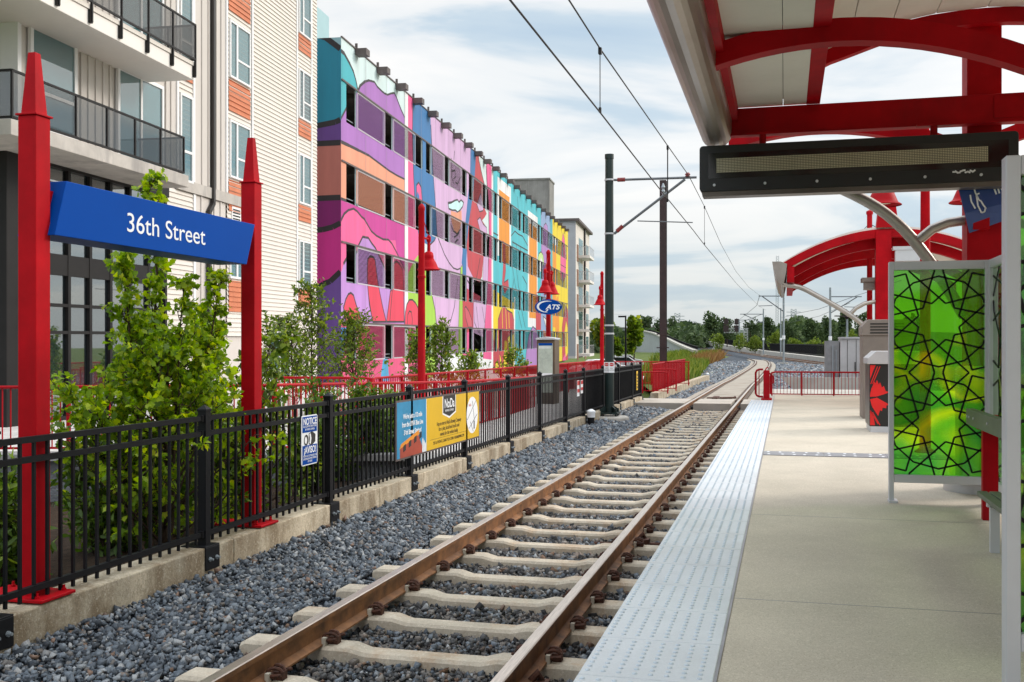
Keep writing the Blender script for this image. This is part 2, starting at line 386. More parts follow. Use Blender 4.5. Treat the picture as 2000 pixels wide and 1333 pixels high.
# crushed stones lying on the bed
rs=np.random.RandomState(3)
ph=(1+5**.5)/2
ICO=np.array([(-1,ph,0),(1,ph,0),(-1,-ph,0),(1,-ph,0),(0,-1,ph),(0,1,ph),(0,-1,-ph),(0,1,-ph),(ph,0,-1),(ph,0,1),(-ph,0,-1),(-ph,0,1)],dtype=float); ICO/=np.linalg.norm(ICO[0])
IF=np.array([(0,11,5),(0,5,1),(0,1,7),(0,7,10),(0,10,11),(1,5,9),(5,11,4),(11,10,2),(10,7,6),(7,1,8),(3,9,4),(3,4,2),(3,2,6),(3,6,8),(3,8,9),(4,9,5),(2,4,11),(6,2,10),(8,6,7),(9,8,1)])
def rotm(N):
    q=rs.normal(size=(N,4)); q/=np.linalg.norm(q,axis=1)[:,None]; w,x,y,z=q.T
    return np.stack([np.stack([1-2*(y*y+z*z),2*(x*y-z*w),2*(x*z+y*w)],1),np.stack([2*(x*y+z*w),1-2*(x*x+z*z),2*(y*z-x*w)],1),np.stack([2*(x*z-y*w),2*(y*z+x*w),1-2*(x*x+y*y)],1)],1)
TY0,TSP=5.55,.768
TIES=[TY0+TSP*k for k in range(-1,36)]
def stones(x0,x1,y0,y1,step,size):
    X,Y=np.meshgrid(np.arange(x0,x1,step),np.arange(y0,y1,step)); P=np.stack([X.ravel(),Y.ravel()],1); P+=rs.uniform(-.55,.55,P.shape)*step
    dy=np.abs((P[:,1]-TY0+TSP*40)%TSP); dy=np.minimum(dy,TSP-dy)
    keep=~((dy<.10)&(P[:,0]>-3.5)&(P[:,0]<-.98))
    keep&=~((np.abs(P[:,0]+2.985)<.06)|(np.abs(P[:,0]+1.505)<.06))|(rs.rand(len(P))<.5)
    P=P[keep&(P[:,0]<-.6)&(P[:,0]>-4.68)]
    Z=np.array([bz(a,c) for a,c in P])+rs.uniform(-.010,.022,len(P))
    near_k=(P[:,0]<-4.5); Z=Z+near_k*rs.uniform(0,.03,len(P))
    return np.column_stack([P,Z]),np.full(len(P),size)
parts=[stones(-4.7,-.7,3.6,9,.028,.0205),stones(-4.7,-.7,9,15,.034,.0245),stones(-4.7,-.7,15,23,.047,.033),stones(-4.7,-.7,23,33.2,.066,.044)]
P=np.concatenate([p[0] for p in parts]); S=np.concatenate([p[1] for p in parts]); N=len(P)
S=S*rs.choice([.55,.8,1.,1.25,1.65],N,p=[.22,.25,.28,.18,.07])
CUB=np.array([(-1,-1,-1),(1,-1,-1),(1,1,-1),(-1,1,-1),(-1,-1,1),(1,-1,1),(1,1,1),(-1,1,1)],dtype=float)*.72
CF=np.array([(0,3,2),(0,2,1),(4,5,6),(4,6,7),(0,1,5),(0,5,4),(1,2,6),(1,6,5),(2,3,7),(2,7,6),(3,0,4),(3,4,7)])
V=CUB[None]*rs.uniform(.45,1.2,(N,8,3)); V[:,4:,:2]*=rs.uniform(.35,1.,(N,1,1)); V[:,:4,:2]*=rs.uniform(.7,1.1,(N,1,1))
sc3=np.stack([rs.uniform(1.,1.6,N),rs.uniform(.8,1.15,N),rs.uniform(.55,.95,N)],1)[:,None,:]
V=np.einsum('nij,nkj->nki',rotm(N),V*sc3*1.12)*S[:,None,None]+P[:,None,:]
F=(CF[None]+(np.arange(N)*8)[:,None,None]).reshape(-1,3)
gauge=(np.abs(P[:,0]-XC)<.95)&(rs.rand(N)<.75)
o=arrays('ballast_stones',V.reshape(-1,3),F,['stone','stonedusty'],midx=np.repeat(gauge.astype(np.int32),12)); o['kind']='stuff'
# right of way beyond the crossing : sparse larger stones so the field is not flat
def field(n,poly,size,z):
    xs=[p[0] for p in poly]; ys=[p[1] for p in poly]; out=[]
    while len(out)<n:
        x=rs.uniform(min(xs),max(xs)); y=min(ys)+(max(ys)-min(ys))*rs.rand()**2.2
        c=False
        for i in range(len(poly)):
            a,bq=poly[i],poly[i-1]
            if (a[1]>y)!=(bq[1]>y) and x<(bq[0]-a[0])*(y-a[1])/(bq[1]-a[1])+a[0]: c=not c
        if c and not (y<60 and -3.75<x<-.75): out.append((x,y,z))
    return np.array(out)
P=field(26000,[(-4.9,36.6),xy(onZ(1318,738,-.3)),xy(onZ(1395,708,-.3)),xy(onZ(1600,708,-.3)),xy(onZ(1720,722,-.3)),(9,36.6)],.06,-.30); N=len(P)
sz=.045+.0011*P[:,1]
V=np.einsum('nij,nkj->nki',rotm(N),ICO[None]*rs.uniform(.7,1.2,(N,12,1))*np.array([1.2,1,.6]))*sz[:,None,None]*rs.uniform(.6,1.3,(N,1,1))+P[:,None,:]
F=(IF[None]+(np.arange(N)*12)[:,None,None]).reshape(-1,3)
o=arrays('ballast_field_stones',V.reshape(-1,3),F,'stone'); o['kind']='stuff'
# ------------------------------------------------------------ rails
RPROF=[(-.07,-.17),(.07,-.17),(.07,-.158),(.013,-.138),(.013,-.045),(.037,-.034),(.037,-.006),(.031,0),(-.031,0),(-.037,-.006),(-.037,-.034),(-.013,-.045),(-.013,-.138),(-.07,-.158)]
RM=[0]*14; RM[6]=1;RM[7]=1;RM[8]=1
def off(path,a,dz=0):
    N=len(path);o=[]
    for i,p in enumerate(path):
        d=path[min(i+1,N-1)]-path[max(i-1,0)]; d=Vector((d.x,d.y,0)).normalized()
        o.append(p+Vector((d.y,-d.x,0))*a+Vector((0,0,dz)))
    return o
for path,a,lab in ((LP,-.7525,'rusty running rail on the fence side of the near track'),(LP,.7525,'rusty running rail on the platform side of the near track'),
                   (RP,-.7525,'rusty rail of the far second track, side nearer the platform'),(RP,.7525,'rusty rail of the far second track, side nearer the black fence')):
    mb=MB(); sweep(mb,off(path,a),RPROF,mis=RM)
    tag(mb.build('track_rail',['railside','railtop'],org=path[2]),lab,'rail','running rails of the two tracks')
# ------------------------------------------------------------ concrete sleepers with clips
def sleeper_bm():
    mb=MB()
    st=[(-1.28,-.19,.098),(-1.24,-.17,.104),(-.50,-.17,.104),(-.39,-.198,.092),(.39,-.198,.092),(.50,-.17,.104),(1.24,-.17,.104),(1.28,-.19,.098)]
    vs=[]
    for x,zt,w in st:
        vs+= [(x,-w-.02,-.40),(x,-w,zt-.02),(x,-w+.022,zt),(x,w-.022,zt),(x,w,zt-.02),(x,w+.02,-.40)]
    n=6; fs=[(i*n+k,i*n+(k+1)%n,(i+1)*n+(k+1)%n,(i+1)*n+k) for i in range(len(st)-1) for k in range(n)]
    fs+= [tuple(range(n))[::-1],tuple((len(st)-1)*n+k for k in range(n))]
    return mb.add(vs,fs)
def clip_mb(x,s):       # spring clip with its pale insulator beside a rail foot, s = side (+1 right)
    c=MB()
    for dy in (-1,1):
        pts=[]
        for k in range(9):
            t=k/8; ang=-PI*.2+t*PI*1.9
            pts.append((x+s*(.10+.042*math.cos(ang)),dy*(.012+.05*t),-.128+.026*math.sin(ang)+.012*t))
        c.tube(pts,.0115,6)
    c.tube([(x+s*.055,-.06,-.142),(x+s*.16,-.07,-.125)],.010,6); c.tube([(x+s*.055,.06,-.142),(x+s*.16,.07,-.125)],.010,6)
    c.box(x+s*.07-.02,x+s*.07+.02,-.045,.045,-.17,-.135)
    c.box(x+s*.12-.03,x+s*.12+.03,-.03,.03,-.172,-.12)
    return c
def make_sleeper(y):
    mb=sleeper_bm(); mb.fn=IDM
    t=mb
    t.v=[(a+XC,bq+y,c) for a,bq,c in t.v]
    o=t.build('sleeper','tie',org=(XC,y,-.3))
    for rx in (-.7525,.7525):
        for s in (-1,1):
            c=clip_mb(rx,s); c.v=[(a+XC,bq+y,cc) for a,bq,cc in c.v]
            k=c.build('rail_clip','rust',o,smooth=True)
            i=MB(); i.box(XC+rx+s*.062,XC+rx+s*.088,y-.085,y-.05,-.17,-.118); i.build('insulator','insul',k)
    return o
sl=make_sleeper(TIES[0])
tag(sl,'pale concrete sleeper lying in dark ballast under both rusty rails','sleeper','concrete sleepers of the near track')
for y in TIES[1:]:
    copytree(sl,(XC,y,-.3))
for i,(y) in enumerate((TIES[1]+.33,TIES[7]+.36)):
    t=MB(); t.tube([(-1.9,y,-.235),(-1.42,y,-.225),(-.95,y+.01,-.2),(-.6,y+.02,-.2)],.021,8); t.tube([(-1.47,y-.03,-.2),(-1.40,y+.02,-.12),(-1.36,y+.03,-.2)],.026,8); t.box(-1.42,-1.33,y-.05,y+.05,-.22,-.16)
    tag(t.build('bonding_rod','rust',org=(-1.4,y,-.2)),('nearest' if i==0 else 'farther')+' rusty rod crossing under the platform side rail between sleepers','rod','rusty rods under the rail')
# ------------------------------------------------------------ crossing and slab track
c=MB()
c.box(-4.98,-3.14,33.5,36.4,-.30,-.012); c.box(-2.84,-1.66,33.5,36.4,-.30,-.012); c.box(-1.36,-.62,33.5,36.4,-.30,-.012)
struct(c.build('crossing_slab',mk('crossing_concrete',(.42,.375,.325),.9,0,.1,1.2,.3,40,.006,.3),bevel=.012))
c=MB(); c.box(-3.14,-2.84,33.52,36.38,-.3,-.14); c.box(-1.66,-1.36,33.52,36.38,-.3,-.14); struct(c.build('crossing_flangeway','dark'))
s=MB(); i0=next(i for i,p in enumerate(LP) if p.y>37); lp=[Vector((XC,36.45,0))]+LP[i0:i0+38]
sweep(s,lp,[(-1.32,-.34),(1.32,-.34),(1.32,-.13),(.95,-.12),(.60,-.10),(.56,-.055),(-.56,-.055),(-.60,-.10),(-.95,-.12),(-1.32,-.13)])
struct(s.build('slab_track',mk('slab_track_concrete',(.34,.30,.25),.9,0,.12,1.5,.3,40,.006,.3,((.22,.17,.13),.8,(1,1,1),.7))))
s=MB(); [sweep(s,lp,[(a,-.3),(b_,-.3),(b_,-.052),(a,-.052)]) for a,b_ in ((-.93,-.80),(-.705,-.585),(.585,.705),(.80,.93))]; struct(s.build('rail_trough',mk('rusty_rail_trough',(.10,.065,.045),.9,0,.3,5)))
t=MB(); t.box(-2.7,-1.8,37.5,37.9,-.06,-.02); t.box(-2.5,-2.3,37.2,38.4,-.06,0.); t.tube([(-2.2,37.3,-.02),(-1.7,37.7,-.02),(-1.75,38.3,-.02)],.04,6)
tag(t.build('cable_box','rust',org=(-2.3,37.7,-.05)),'rusty cable box between the rails just past the crossing slab','cable box')
# embankment carrying both tracks up to the bridge
for path,nm in ((LP,'track_embankment'),(RP,'second_track_embankment')):
    pp=[p for p in path if p.y>95 or path is RP]
    s=MB(); sweep(s,pp,[(-3.6,-.26),(3.6,-.26),(5.,-1.2),(6.5,-16),(-6.5,-16),(-5.,-1.2)]); struct(s.build(nm,'ballastbed'))
# ------------------------------------------------------------ platform
p=MB(); p.box(-.29,9,-6,33.3,-.6,.34); struct(p.build('platform','plat',bevel=.01))
p=MB(); p.box(-.80,-.285,-6,33.3,.10,.325); struct(p.build('platform_edge_beam','conc'))
p=MB(); p.box(-.62,9,33.3,37,-.6,.332); p.box(-.5,9,37.,38,-.6,.2); struct(p.build('platform_ramp','conclight'))
t=MB(); k=0; y=-1.0
while y<28.4:
    t.box(-.885,-.30,y,y+.604,.285,.347); y+=.61
tact=t.build('tactile_strip','tact',bevel=.004,seg=1); tag(tact,'pale tactile warning strip along the platform edge','tactile strip')
dv=[];df=[];ys=np.arange(2.6,28.3,.061)
prof=[(.0125,0),(.011,.004),(.007,.0058)];nn=8
for yy in ys:
    fy=(yy+1.0)%.61
    if fy<.03 or fy>.58: continue
    for kx in range(8):
        x=-.853+kx*.0705; b0=len(dv)
        for r,z in prof:
            for q in range(nn): dv.append((x+r*math.cos(2*PI*q/nn),yy+r*math.sin(2*PI*q/nn),.347+z))
        for i in range(2):
            for q in range(nn): df.append((b0+i*nn+q,b0+i*nn+(q+1)%nn,b0+(i+1)*nn+(q+1)%nn,b0+(i+1)*nn+q))
        for q in range(1,nn-1,2): df.append((b0+2*nn,b0+2*nn+q,b0+2*nn+q+1,b0+2*nn+(q+2)%nn if q+2<nn else b0+2*nn+q+1))
df=[f if len(set(f))==4 else None for f in df]; df=[f for f in df if f]
dm=arrays('warning_domes',np.array(dv),np.array(df),'dome',tact); dm['kind']='stuff'
e=MB(); e.box(-.302,-.286,-1,28.4,.3,.344); e.build('edge_angle','joint',tact)
# joints in the platform slab and the steel joint cover
j=MB()
for y in (3.0,6.1,9.2,19.3,23.8,28.9): j.box(-.28,8.5,y-.0035,y+.0035,.3403,.3409)
j2=tag(j.build('platform_joints','joint',org=(0,0,.34)),'thin sawn joints across the beige platform floor','joint'); struct(j2); 
del j2['label']; del j2['category']
j=MB(); j.box(-.28,.5,14.25,14.75,.34,.349); j.box(.505,1.3,14.25,14.75,.34,.349); j.box(1.305,4,14.25,14.75,.34,.349)
jc=tag(j.build('joint_cover','joint',org=(0,14.5,.34)),'grey steel cover plate laid across the platform floor','joint cover')
j=MB()
for x in np.arange(-.2,1.9,.16):
    for dy in (-.14,.13): j.lathe((x+rnd.uniform(-.03,.03),14.5+dy,.349),[(.022,0),(.014,.005)],8)
j.build('screw_heads','white',jc)
# ------------------------------------------------------------ kerb, bed, plaza
KX=-4.70; KT=.10
k=MB(); ys=[-1,3.6,8.2,11.6,14.9,18.6,22.0,24.2,28.9,31.6,35.2]
for a,b_ in zip(ys[:-1],ys[1:]): k.box(KX-.28,KX,a+.004,b_-.004,-.6,KT+rnd.uniform(-.006,.006))
kerb=tag(k.build('concrete_kerb','kerb',bevel=.012,org=(KX,0,-.4)),'long stained concrete kerb carrying the black picket fence','kerb')
wl=[onD(px,880,14.5) for px in (-140,150,420,600,800)]
w0,w1=Vector((wl[0].x,wl[0].y,0)),Vector((wl[-1].x+.02,wl[-1].y,0))
s=MB(); s.add([(-4.98,-2,.02),(-4.98,13.3,.02),(w1.x,w1.y+.1,-.2),(w0.x,w0.y+.1,-.5),(w0.x,-2,-.5)],[(0,1,2,3,4)]); struct(s.build('planting_bed','mulch'))
d=(w1-w0).normalized(); nrm=Vector((d.y,-d.x,0))
s=MB(); s.bar(w0+Vector((0,0,-.36)),w1+Vector((0,0,-.36)),.3,1.14); wl_=s.build('block_wall','blockwall',org=(w0.x,w0.y,-.6))
tag(wl_,'grey split face block wall behind the shrubs with pale cap','wall')
s=MB(); s.bar(w0+nrm*.03+Vector((0,0,.26)),w1+nrm*.03+Vector((0,0,.26)),.40,.10); s.build('wall_cap','cap',wl_,bevel=.01)
s=MB()
for k_ in range(5):
    pass
e0=w0-nrm*.1; e1=w1-nrm*.1
s.add([(e0.x,e0.y,.25),(e1.x,e1.y,.12),(-4.98,e1.y,.11),(-4.98,36.4,.09),(-7.9,60,.10),(-30,60,.3),(-30,e0.y,.3)],[(0,1,2,3,4,5,6)])
struct(s.build('plaza_paving','plaza'))
# ramp wall that shows as pale concrete between the pickets
s=MB(); rw0=onD(640,800,18.8); rw1=onD(800,792,18.2)
s.bar((-8.6,18.1,.42),(-7.0,18.5,.42),.2,.6); s.bar((-7.6,18.4,.42),(-7.6,30,.34),.2,.5)
tag(s.build('ramp_wall','conclight',org=(-7.6,18.4,.1)),'pale low concrete ramp wall under the red railing','wall')
# ------------------------------------------------------------ black picket fence
FX=-4.77
posts=[2.9,5.38,7.83,10.3,12.79,15.21,17.8,20.26,22.8,24.95,27.7,30.4,33.2,35.3]
fen=thing('picket_fence','black steel picket fence with square posts along the kerb','fence',(FX,14,KT))
for y in posts:
    p=MB(); w=.038
    p.box(FX-w,FX+w,y-w,y+w,KT,1.245)
    p.add([(FX-w-.006,y-w-.006,1.245),(FX+w+.006,y-w-.006,1.245),(FX+w+.006,y+w+.006,1.245),(FX-w-.006,y+w+.006,1.245),(FX-w-.006,y-w-.006,1.262),(FX+w+.006,y-w-.006,1.262),(FX+w+.006,y+w+.006,1.262),(FX-w-.006,y+w+.006,1.262),(FX,y,1.30)],
      [(0,1,5,4),(1,2,6,5),(2,3,7,6),(3,0,4,7),(4,5,8),(5,6,8),(6,7,8),(7,4,8),(3,2,1,0)])
    po=p.build('post','black',fen)
    q=MB(); q.box(FX-.16,KX+.012,y-.11,y+.11,KT,KT+.012); q.box(KX+.001,KX+.013,y-.11,y+.11,KT-.19,KT)
    br=q.build('bracket','black',po,bevel=.003,seg=1)
    for dy in (-.05,.055):
        q=MB(); q.lathe((0,0,0),[(.02,0),(.02,.010),(.011,.010),(.011,.034)],8); q.v=[(KX+.013+c_,y+dy+a_,KT-.10+b_2) for a_,b_2,c_ in q.v]; q.build('bolt','galv',br)
for a,b_ in zip(posts[:-1],posts[1:]):
    p=MB()
    for z in (1.185,1.055,.205): p.box(FX-.02,FX+.02,a+.038,b_-.038,z-.02,z+.02)
    n=max(3,int(round((b_-a)/.131)))
    for i in range(1,n):
        y=a+(b_-a)*i/n; p.box(FX-.010,FX+.010,y-.010,y+.010,.13,1.166)
    for z in (1.185,1.055,.205):
        for y,s_ in ((a+.038,1),(b_-.038,-1)): p.box(FX-.026,FX+.026,min(y,y+s_*.035),max(y,y+s_*.035),z-.027,z+.027)
    p.build('picket_panel','black',fen)
m,nt,bb=_new('dark_screen_mesh'); bb.inputs['Base Color'].default_value=(.012,.010,.012,1); bb.inputs['Roughness'].default_value=.8
t=_n(nt,'ShaderNodeBsdfTransparent'); mx=_n(nt,'ShaderNodeMixShader'); mx.inputs[0].default_value=.30
nt.links.new(bb.outputs[0],mx.inputs[1]); nt.links.new(t.outputs[0],mx.inputs[2]); nt.links.new(mx.outputs[0],nt.nodes['Material Output'].inputs[0]); M['screen']=m
for a,b_,al in ((25,27.66,0),(27.74,30.36,0),(30.44,33.16,1),(33.24,35.26,1)):
    p=MB(); p.box(FX-.034,FX-.028,a,b_,.22,1.05)
    if al: p.box(FX-.030,FX-.024,a,b_,.22,1.05)
    p.build('mesh_screen','screen',fen)
# ------------------------------------------------------------ station name sign
SX=-4.81
st=thing('station_sign','blue station name sign reading 36th Street between two tall red posts','sign',(SX,7.3,KT))
for px in (70,497):
    y=onX(px,900,SX).y; s_=.142; x0,x1=SX-s_,SX; top=3.335
    p=MB(); p.box(x0,x1,y,y+s_,KT,top)
    po=p.build('post','red',st,bevel=.006)
    q=MB(); q.box(x0-.012,x1+.012,y-.012,y+s_+.012,top,top+.014); xm,ym=(x0+x1)/2,y+s_/2
    a=.058;b2=.028;z0,z1=top+.014,top+.43
    q.add([(xm-a,ym-a,z0),(xm+a,ym-a,z0),(xm+a,ym+a,z0),(xm-a,ym+a,z0),(xm-b2,ym-b2,z1),(xm+b2,ym-b2,z1),(xm+b2,ym+b2,z1),(xm-b2,ym+b2,z1)],[(0,1,5,4),(1,2,6,5),(2,3,7,6),(3,0,4,7),(4,5,6,7)])
    q.build('finial','red',po,bevel=.003)
    q=MB(); q.box(SX-.42,KX+.015,ym-.17,ym+.17,KT+.012,KT+.034)
    pl=q.build('base_plate','red',po,bevel=.004,seg=1)
    for dx,dy in ((SX+.06,-.13),(SX+.06,.13),(SX-.35,-.13),(SX-.35,.13)):
        q=MB(); q.lathe((dx if dx>SX else dx,ym+dy,KT+.034),[(.017,0),(.017,.014),(.010,.016),(.009,.036)],6); q.build('bolt','red',pl)
PX=-4.752
cs=[onX(130,357,PX),onX(107,462,PX),onX(482,515,PX),onX(498,437,PX)]
ztop=(cs[0].z+cs[3].z)/2; zbot=(cs[1].z+cs[2].z)/2
pan=MB(); fr=lambda a,b,d:(d,a,b)
pan.prism([(cs[1].y,zbot),(cs[2].y,zbot),(cs[3].y,ztop),(cs[0].y,ztop)],fr,PX,PX-.30)
pn=pan.build('sign_panel','signblue',st,bevel=.003,seg=1)
ct=(onX(258,440,PX)+onX(400,462,PX))/2
words('36th Street',.205,(PX+.002,onX(328,450,PX).y,onX(328,450,PX).z-.005),(0,1,0),(0,0,1),'white',pn,sx=1.16,thick=.002)
yb=onX(70,900,SX).y+.142
q=MB(); q.box(SX-.10,SX-.03,yb,cs[0].y+.02,zbot+.05,ztop-.07); q.build('sign_bracket','red',st)
# ------------------------------------------------------------ notice, banner and placards on the fence
BX=-4.735
def board(name,label,cat,y0,y1,z0,z1,m,th=.006,r=0.,x=BX):
    b=MB()
    if r:
        pts=[]
        for cy,cz,a0 in ((y1-r,z1-r,0),(y0+r,z1-r,90),(y0+r,z0+r,180),(y1-r,z0+r,270)):
            for t in range(5): an=R(a0+t*22.5); pts.append((cy+r*math.cos(an),cz+r*math.sin(an)))
        b.prism(pts,fr,x-th,x)
    else: b.box(x-th,x,y0,y1,z0,z1)
    return tag(b.build(name,m,org=(x,(y0+y1)/2,z0)),label,cat)
def plate(par,name,y0,y1,z0,z1,m,lift=.003,x=BX):
    b=MB(); b.box(x+.0006,x+lift,y0,y1,z0,z1); return b.build(name,m,par)
def polyplate(par,name,pts,m,lift=.004,x=BX):
    b=MB(); b.prism(pts,fr,x+.0006,x+lift); return b.build(name,m,par)
a=onX(589,813,BX); z0=onX(605,908,BX).z; y1=onX(620,810,BX).y; y0=a.y; z1=onX(605,811,BX).z
no=board('notice_sign','blue and white camera notice sign hanging on the black fence','sign',y0,y1,z0,z1,'white',r=.03)
W=y1-y0; Hh=z1-z0; g_=.012
plate(no,'blue_field',y0+g_+.006,y1-g_-.006,z1-Hh*.34,z1-g_,'signblue'); plate(no,'blue_field',y0+g_+.006,y1-g_-.006,z0+g_,z0+Hh*.40,'signblue')
ym=(y0+y1)/2
def tx(par,s,sz,y,z,m='white',sx=1.,x=BX+.0045,bold=0): words(s,sz,(x,y,z),(0,1,0),(0,0,1),m,par,sx=sx,thick=.001,bold=bold)
tx(no,'NOTICE',.098,ym,z1-Hh*.13,sx=.86,bold=.002); tx(no,'ALL ACTIVITIES MONITORED',.030,ym,z1-Hh*.225,sx=.80); tx(no,'BY VIDEO CAMERA',.030,ym,z1-Hh*.285,sx=.85)
tx(no,'\u00a1AVISO!',.098,ym,z0+Hh*.30,sx=.86,bold=.002); tx(no,'TODAS LAS ACTIVIDADES SON',.028,ym,z0+Hh*.185,sx=.80); tx(no,'SUPERVISADAS POR CAMARAS',.028,ym,z0+Hh*.13,sx=.80); tx(no,'DE VIDEO',.028,ym,z0+Hh*.075,sx=.85)
zc=z0+Hh*.53
cam=MB(); cam.prism([(ym-.02,zc-.055),(ym+.04,zc-.075),(ym+.125,zc-.04),(ym+.13,zc+.035),(ym+.05,zc+.07),(ym-.02,zc+.05)],fr,BX+.0006,BX+.004)
cam.prism([(ym-.085+.045*math.cos(t*PI/8),zc-.01+.055*math.sin(t*PI/8)) for t in range(16)],fr,BX+.004,BX+.006); cam.build('camera_pictogram','darktxt',no)
cam=MB(); cam.prism([(ym-.10+.026*math.cos(t*PI/8),zc-.012+.036*math.sin(t*PI/8)) for t in range(16)],fr,BX+.006,BX+.0075); cam.prism([(ym-.015,zc-.048),(ym+.012,zc-.058),(ym+.03,zc),(ym+.012,zc+.052),(ym-.015,zc+.044),(ym-.002,zc)],fr,BX+.004,BX+.006); cam.build('camera_lens','white',no)
# banner
A=onX(775,787,BX);B=onX(775,899,BX);Cc=onX(935,765,BX);D=onX(935,851,BX)
y0,y1=A.y,Cc.y; z1=(A.z+Cc.z)/2; z0=(B.z+D.z)/2
ba=board('banner','wide blue and yellow brewery banner fixed to the black fence','banner',y0-.03,y1+.03,z0-.025,z1+.025,'capbox',th=.015)
ys_=onX(832,780,BX).y
pl=plate(ba,'blue_field',y0,ys_,z0,z1,'skyblue'); plate(ba,'yellow_field',ys_+.012,y1,z0,z1,'yellow')
q=MB(); q.box(BX+.0006,BX+.0035,ys_,ys_+.012,z0,z1); q.build('divider','white',ba)
Hh=z1-z0; W1=ys_-y0; yc=y0+W1*.52
for i,t in enumerate(("We're just a 1/2 mile",'from the LYNX Blue Line','36th Street Station!')): tx(ba,t,.088,yc,z1-Hh*(.27+.145*i),sx=.95 if i!=1 else .86,bold=.002)
polyplate(ba,'pictured_building',[(y0+.10,z0+.0),(y0+.10,z0+Hh*.20),(ys_-.32,z0+Hh*.36),(ys_-.15,z0+Hh*.10),(ys_-.17,z0)],'bannerred')
polyplate(ba,'pictured_roof',[(y0+.08,z0+Hh*.16),(y0+.14,z0+Hh*.25),(ys_-.30,z0+Hh*.44),(ys_-.27,z0+Hh*.36),(y0+.10,z0+Hh*.17)],'bannerorange',.0055)
q=MB()
for i in range(4):
    yy=y0+.22+i*.20; zz=z0+Hh*(.10+.055*i); q.prism([(yy,zz),(yy+.09,zz+.02),(yy+.09,zz+.10),(yy,zz+.08)],fr,BX+.004,BX+.006)
q.build('pictured_windows','darktxt',ba)
q=MB()
for i in range(3): q.prism([(ys_-.16+.05*i,z0),(ys_-.12+.05*i,z0),(ys_-.12+.05*i,z0+Hh*(.24-.05*i)),(ys_-.14+.05*i,z0+Hh*(.28-.05*i)),(ys_-.16+.05*i,z0+Hh*(.24-.05*i))],fr,BX+.004,BX+.0058)
q.build('pictured_tanks','white',ba)
ysh=ys_+(y1-ys_)*.40; sw=.28
polyplate(ba,'shield_edge',[(ysh-sw-.03,z1),(ysh-sw-.03,z1-Hh*.36),(ysh,z1-Hh*.46),(ysh+sw+.03,z1-Hh*.36),(ysh+sw+.03,z1)],'white')
polyplate(ba,'shield',[(ysh-sw,z1),(ysh-sw,z1-Hh*.335),(ysh,z1-Hh*.42),(ysh+sw,z1-Hh*.335),(ysh+sw,z1)],'darktxt',.0055)
tx(ba,'NoDa',.185,ysh,z1-Hh*.16,sx=1.0,x=BX+.007,bold=.003); tx(ba,'BREWING COMPANY',.046,ysh,z1-Hh*.30,sx=.9,x=BX+.007)
yt=ys_+(y1-ys_)*.40
for i,t in enumerate(('Hop on over to NoDa Brewing Company','for a pint, local food trucks and','events for the whole family.')): tx(ba,t,.083,yt,z1-Hh*(.535+.105*i),'darktxt',sx=.80 if i==0 else .90)
q=MB(); q.box(BX+.0035,BX+.0045,ys_+.15,ys_+(y1-ys_)*.74,z0+Hh*.185,z0+Hh*.19); q.build('rule','darktxt',ba)
tx(ba,'2921 N. TRYON ST, CHARLOTTE, NC 28206 \u00b7 NODABREWING.COM',.058,yt,z0+Hh*.11,'darktxt',sx=.82)
yo=ys_+(y1-ys_)*.855; zo=z0+Hh*.50
polyplate(ba,'map_oval',[(yo+.30*math.cos(t*PI/16),zo+Hh*.40*math.sin(t*PI/16)) for t in range(32)],'white')
q=MB()
def line2(p,q_,w,mb=None,x=BX+.0045):
    (mb or q).bar((x,p[0],p[1]),(x,q_[0],q_[1]),w,.002,up=(1,0,0))
for p,q_ in (((yo-.27,zo-.06),(yo+.20,zo+.22)),((yo-.18,zo-.20),(yo+.26,zo+.0)),((yo+.0,zo+.22),(yo+.12,zo-.12)),((yo-.10,zo-.10),(yo+.05,zo-.26))): line2(p,q_,.010)
q.box(BX+.0042,BX+.006,yo+.07,yo+.12,zo-.22,zo-.10)
q.build('map_lines','darktxt',ba)
tx(ba,'NoDa',.06,yo-.12,zo+.16,'safered',sx=.9)
# placards on mesh panels
for i,(px,zt,zb) in enumerate(((1129.5,.995,.62),(1136.5,.99,.67))):
    y=onX(px,750,BX).y; b=board('warning_placard',('longer left' if i==0 else 'shorter right')+' narrow red and white warning placard on the fence mesh','placard',y-.14,y+.14,zb,zt,'white'); b['group']='warning placards on the fence'
    h=(zt-zb)
    for f0,f1 in ((.70,.97),(.24,.46)): plate(b,'red_band',y-.13,y+.13,zb+h*f0,zb+h*f1,'safered')
y=onX(1244.5,740,BX).y
b=board('caution_strip','upright yellow caution strip on the last fence panel','sign',y-.16,y+.16,.36,.99,'yellow')
for i,(f0,f1) in enumerate(((.08,.20),(.26,.33),(.42,.50),(.58,.66),(.74,.86))): plate(b,'dark_mark',y-.08,y+.08,.36+.63*f0,.36+.63*f1,'darktxt')
